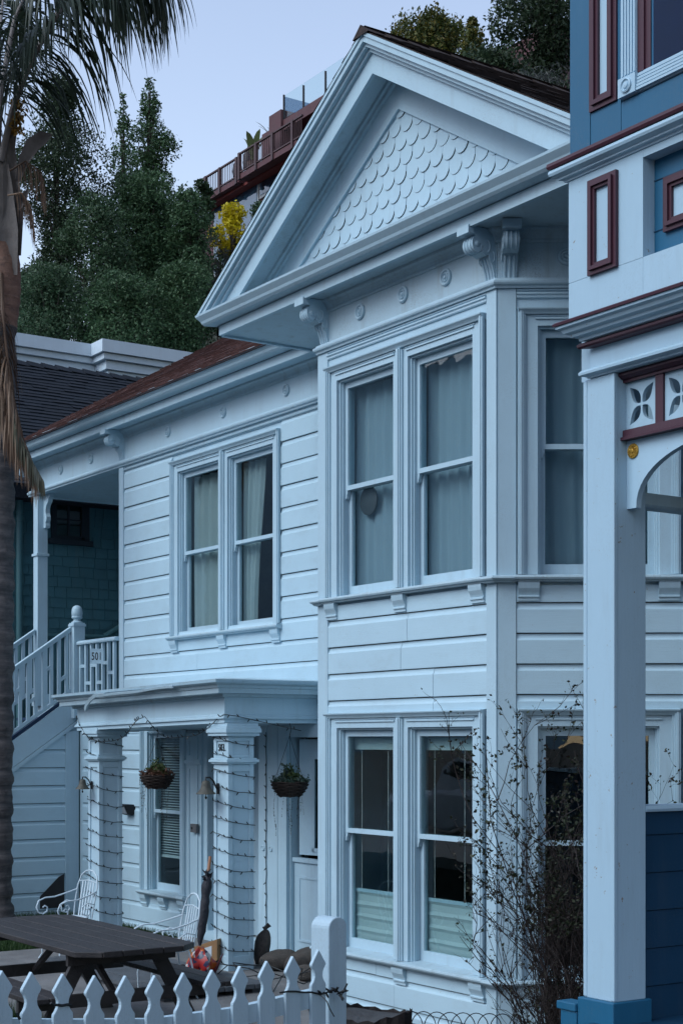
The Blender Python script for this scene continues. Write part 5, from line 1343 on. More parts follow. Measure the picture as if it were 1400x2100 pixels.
# ================================================================ PICKET FENCE
FENCE = paint('fence_white_paint', (0.40, 0.54, 0.63), .55, .2, .3, (7, 7, .4), .05, .5)
FT_ = [(-62, 1988), (0, 1990), (60, 1993), (125, 1996.5), (190, 2000), (253, 2000.5), (313, 2000), (372, 1994.5), (431, 1988.5), (488, 1981), (543, 1970.5), (596, 1961), (648, 1947.5)]
fA = Vector((*pt(60, 6.25), 0)); fBv = Vector((*pt(648, 7.40), 0)); fd = (fBv - fA).normalized(); fnv = Vector((fd.y, -fd.x, 0))
if fnv.dot(Vector((ca, -sa, 0))) < 0: fnv = -fnv
fFn = Frame((fA.x, fA.y), (fd.x, fd.y), (fnv.x, fnv.y))
fence = thing('picket_fence', 'white picket fence with gothic pointed pickets in the foreground', 'fence', (fA.x, fA.y, .2))
def along(px):                      # where the sight line at px meets the fence line
    t = (px - CX) / F; rx, ry = (t * sa - ca), (t * ca + sa); det = rx * (-fd.y) + fd.x * ry
    k = (fA.x * (-fd.y) + fd.x * fA.y) / det; return (Vector((rx * k, ry * k, 0)) - fA).dot(fd), k
W_ = .0475
half = [(0, 0), (.043, -.062), (.046, -.068), (.046, -.074), (.043, -.080), (.034, -.092), (.027, -.108), (.0255, -.122), (.029, -.138), (.037, -.152), (.0455, -.162), (.0475, -.17), (.0475, -.92)]
poly = half + [(-a, b) for a, b in half[:0:-1]]
pk = MB(Frame((0, 0), (fd.x, fd.y), (fnv.x, fnv.y))).plate(poly, 0, .019).mesh('picket')
tops = []
for px, py in FT_:
    s_, d_ = along(px); z = EYE - (py - HY) / F * d_; tops.append((s_, z)); w = fFn((s_, .0, z))
    o = ob('picket', pk, FENCE, fence, w, (0, 0, rnd.uniform(-.03, .03)))
    o.scale = (1, 1, 1); bv = o.modifiers.new('bevel', 'BEVEL'); bv.width = .003; bv.segments = 2; bv.limit_method = 'ANGLE'; bv.angle_limit = R(40)
for off in (-.275, -.72):
    for i in range(len(tops) - 1):
        (s0, z0), (s1, z1) = tops[i], tops[i + 1]
        if i % 3 == 0:
            j = min(len(tops) - 1, i + 3); s1, z1 = tops[j]
            m = MB(fFn); m.add([(s0, -.04, z0 + off), (s1, -.04, z1 + off), (s1, -.001, z1 + off), (s0, -.001, z0 + off), (s0, -.04, z0 + off + .085), (s1, -.04, z1 + off + .085), (s1, -.001, z1 + off + .085), (s0, -.001, z0 + off + .085)], [(0, 3, 2, 1), (4, 5, 6, 7), (0, 1, 5, 4), (1, 2, 6, 5), (2, 3, 7, 6), (3, 0, 4, 7)]); build(m, 'rail', FENCE, fence)
sp, dpst = along(672); zt_ = EYE - (1885 - HY) / F * dpst
ph = .062; arch = [(-ph, -1.1), (-ph, -.055)] + [(-ph * math.cos(R(a)), -.055 + .055 * math.sin(R(a))) for a in range(15, 180, 15)] + [(ph, -.055), (ph, -1.1)]
px_, py_ = pt(674, dpst + .12)
pfr = Frame((px_, py_), (sa * .8 + ca * .6 * 0 + .2, ca), (ca, -sa))
pfr = Frame((px_, py_), (fd.x, fd.y), (fnv.x, fnv.y))
build(MB(pfr).plate([(a, zt_ + b) for a, b in arch], -.062, .062), 'fence_post', FENCE, fence, bevel=.006)
# cord with a few bulbs tied along the fence
CORD = plain('black_green_cord', (0.012, 0.016, 0.018), .5, bump=0)
c1 = thing('light_cord', 'dark light cord tangled round the fence post', 'light cord', fFn((along(640)[0], .03, .9)))
r_ = random.Random(3); pts = [atD(px, py, along(min(px, 690))[1] - .035) for px, py in ((574, 2037), (590, 2034), (606, 2034), (622, 2036), (640, 2036), (656, 2040), (668, 2037), (680, 2031), (692, 2034), (700, 2042), (704, 2034), (712, 2018))]
m = MB().tube(pts, .0045, 5); m.tube([pts[5], atD(670, 2055, pts[5].length - .1), atD(676, 2070, pts[5].length - .1), atD(685, 2086, pts[5].length - .1)], .003, 5); build(m, 'cord', CORD, c1)
m = MB()
for k in range(16):
    p = pts[5 + k % 6].lerp(pts[6 + k % 5], r_.random()); d_ = Vector((r_.uniform(-1, 1), r_.uniform(-1, 1), r_.uniform(-1, 1))).normalized(); m.tube([p, p + d_ * .022, p + d_ * .034], [.005, .006, .002], 5)
o_ = build(m, 'bulbs', CORD, c1); o_['kind'] = 'stuff'
c2 = thing('light_cord', 'dark cord tied round two pickets at the left', 'light cord', fFn((along(125)[0], .03, .9)))
m = MB().tube([atD(px, py, along(px)[1] - .03) for px, py in ((104, 2058), (110, 2062), (118, 2062), (127, 2063), (137, 2061), (146, 2062))], .006, 5); build(m, 'cord', CORD, c2)
m = MB().tube([atD(px, py, along(40)[1] - .03) for px, py in ((35, 2078), (38, 2086), (41, 2092))], .006, 5); build(m, 'cord_end', CORD, c2)

# ================================================================ STUMP, EDGING, SHRUBS
STUMP = plain('dark_stump_bark', (0.030, 0.026, 0.026), .9, 0, .5, 7, 1.0, 16); STOP = plain('weathered_stump_top', (0.075, 0.080, 0.088), .85, 0, .5, 9, .8, 30, (0.035, 0.035, 0.038))
sc_ = atD(768, 2070, 12.1); sx, sy = sc_.x, sc_.y
stump = thing('tree_stump', 'dark weathered tree stump behind the fence post', 'stump', (sx, sy, -.25))
v = []; f = []; n = 40
for j, (rr, zz) in enumerate(((.34, -.25), (.31, -.1), (.295, .03), (.30, .10))):
    for k in range(n):
        a = 2 * math.pi * k / n; q = rr * (1 + .05 * math.sin(3 * a + 1) + .04 * math.sin(7 * a) + .03 * math.sin(17 * a)); v.append((sx + q * math.cos(a), sy + q * math.sin(a), zz + (.035 * math.sin(2 * a + .6) + .012 * math.sin(13 * a) if j == 3 else 0)))
for j in range(3):
    for k in range(n): f.append((j * n + k, j * n + (k + 1) % n, (j + 1) * n + (k + 1) % n, (j + 1) * n + k))
build(MB().add(v, f), 'bark', STUMP, stump)
v = [(sx, sy, .06)]; f = []
for k in range(n):
    a = 2 * math.pi * k / n; q = .285 * (1 + .05 * math.sin(3 * a + 1) + .04 * math.sin(7 * a)); v.append((sx + q * math.cos(a), sy + q * math.sin(a), .075 + .03 * math.sin(2 * a + .6)))
f = [(0, 1 + k, 1 + (k + 1) % n) for k in range(n)]
build(MB().add(v, f), 'cut_top', STOP, stump)
WIRE = plain('rusty_dark_wire', (0.02, 0.02, 0.024), .5, .4, bump=0)
we = thing('wire_edging', 'low looped wire edging at the foot of the bay', 'edging', atD(920, 2090, 12.0))
for k in range(8):
    x0 = 815 + k * 27
    pts = [atD(x0 + 26 - 26 * math.cos(R(a)), 2112 - 34 * math.sin(R(a)) + (k - 4) * .8, 12.0 - .01 * k) for a in range(0, 181, 15)]
    build(MB().tube(pts, .004, 5), 'wire_loop', WIRE, we)
TWIG = plain('dark_twig', (0.030, 0.022, 0.021), .8, 0, .4, 20, 0)
SHL = leaf('shrub_leaf', (0.022, 0.012, 0.011), (0.020, 0.034, 0.017), (0.045, 0.062, 0.030))
def bare_shrub(name, label, base, spread, height, nst, seed, nleaf, leafbox, lean=(0, 0), depth=3, thick=.006, red=0.0):
    r_ = random.Random(seed); root = thing(name, label, 'shrub', base); m = MB(); tips = []
    def grow(p, d, L, r, lev):
        pts = [p]; cur = p; seg = 5
        for q in range(seg):
            d = (d + Vector((r_.gauss(0, .15), r_.gauss(0, .15), r_.gauss(.02, .1)))).normalized(); cur = cur + d * (L / seg); pts.append(cur)
        m.tube(pts, r, 4 if lev else 5, r * .45, cap=False); tips.append((cur, d, lev))
        for q in range(1, seg + 1): tips.append((pts[q], d, lev)) if r_.random() < .4 else None
        if lev < depth:
            for q in range(r_.choice((3, 4, 5) if lev < 2 else (2, 2, 3))):
                k = r_.randint(1, seg); sd = Vector((r_.gauss(0, .5), r_.gauss(0, .5), r_.uniform(.0, .6)))
                grow(pts[k], (d * .8 + sd).normalized(), L * r_.uniform(.25, .48), r * .62, lev + 1)
    for k in range(nst):
        a = r_.random() * 6.28; q = math.sqrt(r_.random()); p = Vector(base) + Vector((spread * .45 * q * math.cos(a), spread * .45 * q * math.sin(a), 0))
        d = Vector((math.cos(a) * .17 * q + lean[0], math.sin(a) * .17 * q + lean[1], 1)).normalized()
        grow(p, d, height * r_.uniform(.45, 1.0) * (1 - .35 * q), thick * r_.uniform(.7, 1.2), 0)
    o = build(m, 'stems', TWIG, root, smooth=60)
    rs = np.random.RandomState(seed); C = [t[0] for t in tips if leafbox is None or leafbox(t[0])]; r_.shuffle(C)
    C = np.array([tuple(c) for c in (C * (1 + nleaf // max(1, len(C))))[:nleaf]]); C += rs.normal(size=C.shape) * .010
    ob('leaves', leaf_mesh('leaves', C, .014, .038, .6, .2, rs), SHL, root)
    return root
b0 = atD(1158, 2128, 10.9); b0.z = -.25
bare_shrub('rose_bush', 'tall twiggy shrub growing between the bay and the blue post', b0, .40, 1.75, 84, 5, 2200, None, (.0, -.0), thick=.0055)
b1 = atD(1178, 2110, 10.6); b1.z = -.25
bare_shrub('rose_bush', 'leafier dark shrub pressed against the blue porch post', b1, .30, 2.8, 44, 8, 7000, lambda p: p.z > .9, (0, 0), thick=.006)
b2 = atD(1415, 2000, 10.9); b2.z = -.25
bare_shrub('rose_bush', 'thin twigs showing above the blue porch side wall', b2, .5, 2.0, 26, 9, 500, lambda p: p.z > 1.2, (-.02, -.03), thick=.005)

# ================================================================ STREET BEHIND THE CAMERA (mirrored in the ground floor panes)
ASPH = plain('asphalt', (0.055, 0.055, 0.058), .9, 0, .3, 3, .5, 60)
tag(build(MB().box(-120, 60, -9.5, -2.2, .20, .30), 'road', ASPH), kind='structure')
tag(build(MB().box(-120, 60, -2.2, 1.9, .22, .42), 'pavement', CONC), kind='structure')
car = thing('parked_car', 'pale parked car mirrored in the ground floor bay windows', 'car', (-24, -3.4, .30))
CARP = plain('pale_car_paint', (.62, .64, .66), .25, 0, .03, 1, 0, spec=.6); CARG = glass('car_glass', (.06, .07, .08), 1.6, 0); TYRE = plain('tyre_rubber', (.02, .02, .02), .8); STEELC = plain('wheel_alloy', (.35, .36, .38), .35, .8)
def car_slice(w, zs, x): return [(x, -3.4 - w, zs[0]), (x, -3.4 - w, zs[1]), (x, -3.4 - w * .86, zs[2]), (x, -3.4 + w * .86, zs[2]), (x, -3.4 + w, zs[1]), (x, -3.4 + w, zs[0])]
sec = [(-26.35, .70, (.62, .90, .98)), (-26.2, .84, (.50, 1.02, 1.12)), (-25.2, .90, (.48, 1.10, 1.22)), (-24.6, .90, (.48, 1.14, 1.28)), (-22.2, .90, (.48, 1.16, 1.30)), (-21.75, .87, (.50, 1.12, 1.22)), (-21.6, .78, (.58, 1.0, 1.1))]
v = [p for x, w, z in sec for p in car_slice(w, z, x)]; n = 6
build(MB().add(v, [(i * n + k, i * n + (k + 1) % n, (i + 1) * n + (k + 1) % n, (i + 1) * n + k) for i in range(len(sec) - 1) for k in range(n)] + [tuple(range(n)), tuple(range((len(sec) - 1) * n, len(sec) * n))]), 'body', CARP, car, smooth=30, bevel=.03)
cab = [(-24.95, .80, 1.25), (-24.2, .70, 1.86), (-22.5, .70, 1.88), (-21.85, .78, 1.24)]
v = []
for x, w, z in cab: v += [(x, -3.4 - w, z), (x, -3.4 + w, z)]
v += [(-24.95, -4.22, 1.2), (-24.95, -2.58, 1.2), (-21.85, -4.2, 1.2), (-21.85, -2.6, 1.2)]
build(MB().add(v, [(0, 1, 3, 2), (2, 3, 5, 4), (4, 5, 7, 6), (0, 2, 4, 6, 10, 8), (1, 9, 11, 7, 5, 3), (0, 8, 9, 1), (6, 7, 11, 10)]), 'cabin', CARP, car, bevel=.03)
for y, sg in ((-4.18, -1), (-2.62, 1)):
    for a, b, a2, b2 in ((-24.72, -23.4, -24.12, -23.4), (-23.3, -22.05, -23.3, -22.5)):
        build(MB().add([(a, y + sg * .012, 1.30), (b, y + sg * .012, 1.30), (b2, -3.4 + sg * .722, 1.80), (a2, -3.4 + sg * .722, 1.80)], [(0, 1, 2, 3)]), 'side_window', CARG, car)
build(MB().add([(-24.97, -4.08, 1.32), (-24.97, -2.72, 1.32), (-24.27, -2.78, 1.82), (-24.27, -4.02, 1.82)], [(0, 1, 2, 3)]), 'windscreen', CARG, car)
build(MB().add([(-21.80, -4.08, 1.32), (-21.80, -2.72, 1.32), (-22.40, -2.78, 1.82), (-22.40, -4.02, 1.82)], [(0, 1, 2, 3)]), 'rear_window', CARG, car)
for x in (-25.45, -22.5):
    for y in (-4.22, -2.58):
        w = build(MB().lathe((x, y, .63), [(.21, -.11), (.31, -.11), (.33, -.08), (.33, .08), (.31, .11), (.21, .11)], 24, 'y'), 'wheel', TYRE, car, smooth=40); build(MB().lathe((x, y, .63), [(.20, -.10), (.20, .10)], 16, 'y'), 'rim', STEELC, w)
for y in (-4.05, -2.75):
    build(MB().box(-26.38, -26.2, y - .14, y + .14, .86, .97), 'headlight', plain('lamp_lens', (.7, .72, .74), .2) if 'lamp_lens' not in bpy.data.materials else bpy.data.materials['lamp_lens'], car); build(MB().box(-21.72, -21.57, y - .1, y + .1, .95, 1.12), 'tail_light', plain('red_lens', (.35, .02, .02), .3) if 'red_lens' not in bpy.data.materials else bpy.data.materials['red_lens'], car)
# ================================================================ SMALL THINGS ABOUT THE ENTRANCE
BULB = plain('dark_bulb_cord', (0.016, 0.020, 0.022), .45, bump=0)
def light_string(label, pts, seed, nb, loc, r=.0042):
    """thin cord through points, little pointed bulbs on it"""
    r_ = random.Random(seed); t = thing('string_lights', label, 'string lights', loc, 'string lights of the portico')
    build(MB().tube(pts, r, 5), 'cord', BULB, t)
    m = MB(); L = [0]
    for a, b in zip(pts, pts[1:]): L.append(L[-1] + (Vector(b) - Vector(a)).length)
    for k in range(nb):
        u = (k + .5 + r_.uniform(-.2, .2)) / nb * L[-1]; i = max(j for j in range(len(L)) if L[j] <= u); i = min(i, len(pts) - 2)
        p = Vector(pts[i]).lerp(Vector(pts[i + 1]), (u - L[i]) / max(1e-6, L[i + 1] - L[i])); d = Vector((r_.uniform(-.5, .5), -.55, r_.choice((-1, 1, 1)) * r_.uniform(.5, 1))).normalized()
        m.tube([p, p + d * .014, p + d * .032, p + d * .04], [.004, .0065, .005, .001], 5)
    o = build(m, 'bulbs', BULB, t); o['kind'] = 'stuff'
    return t
def wrap(x, y, z0, z1, turns, seed, e=.010):
    r_ = random.Random(seed); pts = []; n = turns * 4
    cs = [(x - e, y - e), (x + CS + e, y - e), (x + CS + e, y + CS + e), (x - e, y + CS + e)]
    for k in range(n + 1):
        a = cs[k % 4]; b = cs[(k + 1) % 4]
        for q in range(5):
            u = q / 5; z = z1 + (z0 - z1) * (k + u) / (n + 1) + (.045 if k % 4 == 1 else -.01 if k % 4 == 0 else 0) * math.sin(u * 3.14) * -.3 + r_.uniform(-.006, .006)
            z += (.05 if (k % 4 in (1, 2)) else -.05) * 0
            pts.append(Vector((a[0] + (b[0] - a[0]) * u, a[1] + (b[1] - a[1]) * u, z + r_.uniform(-.004, .004))))
    return pts
(xr, yr), (xl, yl) = COLS
light_string('string lights wrapped round the nearer portico column with the number', wrap(xr, yr, -.14, 2.24, 14, 1), 1, 150, (xr, yr, -.2))
light_string('string lights wrapped round the farther portico column by the stair', wrap(xl, yl, -.05, 2.24, 12, 2), 2, 130, (xl, yl, -.2))
gp = [atY(px, py, PY - .03 - (.22 if py < 1480 and 250 < px < 330 else 0.0)) for px, py in ((157, 1468), (161, 1482), (172, 1502), (184, 1516), (205, 1521), (232, 1520), (252, 1513), (264, 1500), (274, 1484), (285, 1475), (297, 1470), (304, 1479), (316, 1494), (330, 1508), (346, 1514), (372, 1512), (400, 1509), (420, 1499), (432, 1488), (446, 1474), (459, 1465))]
gp += [Vector((PX1 + .06, PY + .1 + k * .16, 2.46 - .03 * k)) for k in range(6)]
light_string('string lights zigzagging along the portico beam', gp, 3, 46, gp[0])
dp_ = [Vector((-15.155 + .006 * math.sin(k * 2.1), YM - .045, 2.30 - k * .085)) for k in range(28)]
light_string('string lights hanging straight down beside the half door', dp_, 4, 17, (-15.15, YM, -.1))

# --- house numbers: 501 sign on the railing, 503 on the column
def text_mesh(txt, size, th, font_shear=0):
    cu = bpy.data.curves.new('txt', 'FONT'); cu.body = txt; cu.size = size; cu.extrude = th; cu.align_x = 'CENTER'; cu.align_y = 'CENTER'; cu.space_character = 1.08; cu.offset = size * .012
    o = bpy.data.objects.new('txt', cu); COL.objects.link(o); dg = bpy.context.evaluated_depsgraph_get(); me = bpy.data.meshes.new_from_object(o.evaluated_get(dg))
    bpy.data.objects.remove(o); bpy.data.curves.remove(cu); return me
BLACK = plain('black_number_paint', (0.012, 0.012, 0.014), .5, bump=0)
sp_ = atD(198.5, 1346, 20.9)
sg = thing('house_number_sign', 'white house number sign 501 on the porch railing', 'number sign', sp_)
sfr = Frame((sp_.x, sp_.y), (sa * .92 + .1, ca), (ca, -sa)); ang = math.atan2(sfr.u.y, sfr.u.x)
build(MB(sfr).box(-.092, .092, -.012, .012, sp_.z - .10, sp_.z + .10), 'board', TRIM, sg, bevel=.004)
fr_ = MB(sfr)
for a, b, c, d in ((-.092, .092, .085, .10), (-.092, .092, -.10, -.085), (-.092, -.078, -.085, .085), (.078, .092, -.085, .085)): fr_.box(a, b, .012, .017, sp_.z + c, sp_.z + d)
build(fr_, 'border', TRIM, sg)
me = text_mesh('501', .145, .001); o = ob('numerals', me, BLACK, None, sfr((0, .0135, sp_.z - .006)), (R(90), 0, ang)); o.scale = (.62, 1, 1); attach(o, sg)
hn = thing('house_number', 'black house number 503 on the nearer portico column', 'house number', (xr + .15, yr - .002, 2.13))
me = text_mesh('503.', .105, .003); o = ob('numerals', me, BLACK, None, (xr + .155, yr + .012, 2.128), (R(90), 0, 0)); o.scale = (.78, 1, 1); attach(o, hn)

# --- bells
BRONZE = plain('weathered_bronze', (0.085, 0.080, 0.065), .6, .4, .4, 12, .3, 60, (0.05, 0.055, 0.05))
def bell(label, x, y, z, k):
    t = thing('wall_bell', label, 'bell', (x, y, z), 'bells on the portico columns')
    c = (x, y - .15 * k, z)
    m = MB(); m.lathe(c, [(.004, .135 * k), (.030 * k, .130 * k), (.045 * k, .115 * k), (.050 * k, .085 * k), (.058 * k, .05 * k), (.078 * k, .018 * k), (.105 * k, -.005 * k), (.110 * k, -.018 * k), (.102 * k, -.018 * k), (.075 * k, .010 * k), (.05 * k, .05 * k), (.03 * k, .10 * k)], 20); build(m, 'bell_body', BRONZE, t, smooth=50)
    m = MB(); m.tube([(c[0], c[1], z + .05 * k), (c[0], c[1], z - .05 * k)], .005 * k, 6); m.lathe((c[0], c[1], z - .075 * k), [(.004, 0), (.012 * k, .012 * k), (.014 * k, .02 * k), (.006 * k, .034 * k)], 8); build(m, 'clapper', IRON, t)
    m = MB(); m.tube([(c[0], c[1], z + .13 * k), (c[0], c[1], z + .165 * k), (c[0], c[1] + .05 * k, z + .165 * k), (c[0], y - .05 * k, z + .12 * k), (c[0], y - .02 * k, z + .05 * k), (c[0], y + .01, z + .02 * k)], .010 * k, 6); m.box(x - .02 * k, x + .02 * k, y - .008, y + .006, z - .02 * k, z + .10 * k); build(m, 'bracket', IRON, t)
bell('bronze bell on the nearer portico column', xr + .09, yr, 1.66, .95)
bell('bronze bell on the farther portico column', xl + .10, yl, 1.63, .80)

# --- lamp and entry box
lp = atY(268, 1661, YM - .03); t = thing('solar_wall_lamp', 'black solar wall lamp on the siding between column and window', 'lamp', lp)
m = MB(fM); m.prof([(.0, lp.z + .06), (.10, lp.z + .075), (.17, lp.z + .065), (.12, lp.z - .055), (.06, lp.z - .075), (.0, lp.z - .05)], lp.x - .10, lp.x + .10); build(m, 'housing', IRON, t, bevel=.006)
m = MB(fM); m.prof([(.168, lp.z + .045), (.172, lp.z + .043), (.127, lp.z - .05), (.122, lp.z - .048)], lp.x - .085, lp.x + .085); build(m, 'lens', plain('grey_lens', (.30, .34, .38), .3, bump=0), t)
m = MB(fM); m.prof([(.02, lp.z + .066), (.16, lp.z + .074), (.16, lp.z + .078), (.02, lp.z + .070)], lp.x - .09, lp.x + .09); build(m, 'solar_panel', plain('solar_cell', (.01, .02, .05), .2, bump=0), t)
kp = atY(401, 1699, YM - .05); t = thing('entry_box', 'small grey entry box on the pilaster beside the window', 'entry box', kp)
build(MB(fM).box(kp.x - .075, kp.x + .075, .045, .085, kp.z - .052, kp.z + .052), 'case', plain('grey_box_metal', (.16, .165, .17), .5, .3), t, bevel=.004)
build(MB(fM).lathe((kp.x - .03, .085, kp.z), [(.016, 0), (.016, .006), (.004, .007)], 12, 'y'), 'button', IRON, t)

# --- hanging baskets
WICK = plain('dark_wicker', (0.040, 0.027, 0.022), .9, 0, .5, 40, 1.0, 60); SUCC = leaf('succulent_leaf', (.03, .055, .035), (.07, .11, .085), (.14, .19, .16)); RUST = leaf('rusty_foliage', (.045, .022, .015), (.09, .04, .025), (.15, .075, .045)); LIME = leaf('bright_leaf', (.03, .05, .015), (.07, .10, .03), (.12, .15, .06))
BEAD = leaf('bead_vine', (.06, .06, .045), (.10, .10, .085), (.16, .15, .15))
def basket(label, c, r, hook, seed, kind):
    rs = np.random.RandomState(seed); r_ = random.Random(seed); t = thing('hanging_basket', label, 'hanging basket', c, 'hanging baskets of the portico')
    m = MB(); m.lathe((c.x, c.y, c.z), [(r * .28, -r * .80), (r * .55, -r * .72), (r * .78, -r * .45), (r * .93, -r * .12), (r, .05 * r), (r * .9, .05 * r), (r * .8, -.1 * r)], 22)
    bk = build(m, 'bowl', WICK, t, smooth=60)
    m = MB()
    for j in range(9):
        zz = -r * .74 + j * r * .095; q = r * (.50 + .52 * math.sin(min(1.57, (j + 1.2) / 9.5 * 1.57)))
        m.tube([(c.x + q * math.cos(a / 12 * 6.283) * (1.02 + .015 * (-1) ** a), c.y + q * math.sin(a / 12 * 6.283) * (1.02 + .015 * (-1) ** a), c.z + zz + .006 * (-1) ** (a + j)) for a in range(13)], r * .05, 5)
    build(m, 'weave', WICK, bk, smooth=60)
    C = np.stack([rs.normal(size=900) * r * .55, rs.normal(size=900) * r * .55, np.abs(rs.normal(size=900)) * r * .16 + .01], 1); C = C[np.hypot(C[:, 0], C[:, 1]) < r * 1.15] + np.array(c)
    ob('leaves', leaf_mesh('leaves', C, .02, .05, .55, 0, rs), RUST if kind == 0 else SUCC, t)
    C = np.stack([rs.normal(size=150) * r * .2 + r * .35, rs.normal(size=150) * r * .2, np.abs(rs.normal(size=150)) * r * .35 + .03], 1) + np.array(c)
    ob('leaves', leaf_mesh('leaves', C, .03, .065, .45, 0, rs), LIME, t)
    C = np.stack([rs.normal(size=130) * r * .16 - r * .3, rs.normal(size=130) * r * .2, np.abs(rs.normal(size=130)) * r * .36 + .03], 1) + np.array(c)
    ob('leaves', leaf_mesh('leaves', C, .035, .075, .5, 0, rs), LIME if kind == 0 else SUCC, t)
    B = []
    for k in range(9):
        a = r_.random() * 6.28; q = r * r_.uniform(.5, 1.0); L = r * r_.uniform(1.2, 3.2); x, y = c.x + q * math.cos(a), c.y + q * math.sin(a)
        if kind == 0 and k % 2: x, y = c.x - r * .9 * sa + r_.uniform(-.04, .04), c.y - r * .9 * ca + r_.uniform(-.04, .04)
        for z in np.arange(0, L, .016): B.append((x + .010 * math.sin(z * 14 + k), y + .01 * math.cos(z * 11 + k), c.z - z - .02))
    o = ob('trailing_vines', leaf_mesh('trailing_vines', np.array(B), .012, .022, .8, 0, rs), BEAD, t); o['kind'] = 'stuff'
    m = MB(); top = Vector(hook)
    for k in range(3):
        a = k * 2.094 + .4; m.tube([(c.x + r * .95 * math.cos(a), c.y + r * .95 * math.sin(a), c.z + .02), (c.x + r * .2 * math.cos(a), c.y + r * .2 * math.sin(a), c.z + (top.z - c.z) * .62), (top.x, top.y, c.z + (top.z - c.z) * .80)], .0028, 4)
    m.tube([(top.x, top.y, c.z + (top.z - c.z) * .80), (top.x + .03, top.y, c.z + (top.z - c.z) * .90), (top.x, top.y, top.z)], .004, 5); build(m, 'hanger', IRON, t)
b1_ = atY(322, 1592, 8.25); basket('hanging basket of rusty foliage in front of the blind window', b1_, .185, (b1_.x, b1_.y, 2.35), 3, 0)
b2_ = atX(594, 1606, -14.22); basket('hanging basket of grey succulents in front of the half door', b2_, .19, (b2_.x, b2_.y, 2.39), 4, 1)

# --- chairs
CHW = paint('white_iron_paint', (0.50, 0.60, 0.66), .45, .15, .2, (3, 3, 3), .03, .1)
def chair(label, x, y, rz):
    c, s = math.cos(rz), math.sin(rz)
    T = lambda p: Vector((x + p[0] * c - p[1] * s, y + p[0] * s + p[1] * c, GZ + p[2]))
    t = thing('garden_chair', label, 'chair', (x, y, GZ), 'white iron garden chairs'); r = .0085
    m = MB(T); m.lathe((0, 0, .44), [(.21, 0), (.225, .006), (.225, .016), (.20, .02), (.004, .016)], 24); build(m, 'seat', CHW, t, smooth=40)
    hoop = [(-.19, -.20, .44), (-.215, -.215, .60), (-.25, -.215, .78), (-.275, -.17, .90), (-.285, -.08, .95), (-.287, 0, .96), (-.285, .08, .95), (-.275, .17, .90), (-.25, .215, .78), (-.215, .215, .60), (-.19, .20, .44)]
    build(MB(T).tube(hoop, r, 7), 'back_hoop', CHW, t, smooth=60)
    build(MB(T).tube([(-.262, -.20, .83), (-.272, 0, .85), (-.262, .20, .83)], r * .8, 6), 'back_rail', CHW, t, smooth=60)
    for yy in (-.12, -.06, 0, .06, .12):
        m = MB(T); m.sweep([(-.011, -.003), (.011, -.003), (.011, .003), (-.011, .003)], [((-.20, yy * .9, .45), (0, 1, 0), (1, 0, 0)), ((-.235, yy, .65), (0, 1, 0), (1, 0, 0)), ((-.268, yy, .84), (0, 1, 0), (1, 0, 0))]); build(m, 'back_slat', CHW, t)
    for sg in (-1, 1):
        arm = [(-.245, sg * .215, .74), (-.12, sg * .245, .70), (.02, sg * .255, .665), (.14, sg * .255, .66), (.22, sg * .25, .63), (.25, sg * .245, .56), (.225, sg * .24, .50), (.17, sg * .238, .485), (.125, sg * .238, .51), (.12, sg * .238, .555), (.15, sg * .238, .575), (.175, sg * .238, .555)]
        build(MB(T).tube(arm, r, 7), 'arm', CHW, t, smooth=60)
        sc2 = [(-.21, sg * .22, .60), (-.12, sg * .235, .62), (-.05, sg * .24, .58), (-.06, sg * .24, .50), (-.12, sg * .24, .48), (-.16, sg * .24, .52), (-.14, sg * .24, .56), (-.11, sg * .24, .55)]
        build(MB(T).tube(sc2, r * .85, 6), 'arm_scroll', CHW, t, smooth=60)
        build(MB(T).tube([(.17, sg * .17, .44), (.21, sg * .20, .22), (.20, sg * .20, .06), (.235, sg * .215, 0)], r, 7), 'leg', CHW, t, smooth=60)
        build(MB(T).tube([(-.17, sg * .16, .44), (-.21, sg * .19, .22), (-.21, sg * .19, .06), (-.245, sg * .20, 0)], r, 7), 'leg', CHW, t, smooth=60)
    return t
def facing(l, t): return math.atan2(-ca * l - sa * t, -sa * l + ca * t)      # l: to the photograph's left, t: towards the viewer
p1 = pt(138, 17.2); chair('white iron garden chair beyond the table beside the stair', p1[0], p1[1], facing(.78, .62))
p2 = pt(340, 14.6); chair('white iron garden chair tucked behind the table near the umbrella', p2[0], p2[1], facing(.9, .43))

# --- umbrellas, box, sacks
top_, tip_ = atD(431, 1757, 16.0), atD(406, 1966, 15.75); um = thing('black_umbrella', 'closed black umbrella leaning beside the nearer portico column', 'umbrella', tip_)
dU = (top_ - tip_); 
build(MB().tube([tip_, tip_ + dU * .12], .006, 6), 'ferrule', plain('pale_steel', (.5, .5, .5), .3, .8, bump=0), um)
m = MB(); m.tube([tip_ + dU * .12 + Vector((.004 * math.sin(k * 3), .004 * math.cos(k * 2), 0)) + dU * (.68 * k / 14) for k in range(15)], [.012, .026, .036, .043, .048, .052, .054, .054, .052, .046, .040, .050, .056, .045, .020], 11); bo = build(m, 'canopy', plain('black_umbrella_cloth', (.012, .014, .024), .6, 0, .4, 20, .8, 30), um, smooth=35)
r_ = random.Random(5); m = MB()
for k in range(12):
    a = tip_ + dU * r_.uniform(.68, .80); m.tube([a, a + Vector((r_.uniform(-.05, .05), r_.uniform(-.05, .05), .05)), a + Vector((r_.uniform(-.06, .06), r_.uniform(-.06, .06), .085))], [.014, .012, .002], 5)
build(m, 'loose_folds', bpy.data.materials['black_umbrella_cloth'], bo)
build(MB().tube([tip_ + dU * .80, tip_ + dU * .86], .007, 6), 'shaft', bpy.data.materials['pale_steel'], um)
build(MB().tube([tip_ + dU * .85, tip_ + dU * 1.0], [.017, .016], 10), 'handle', plain('tan_wood', (.30, .14, .075), .5), um, smooth=60)
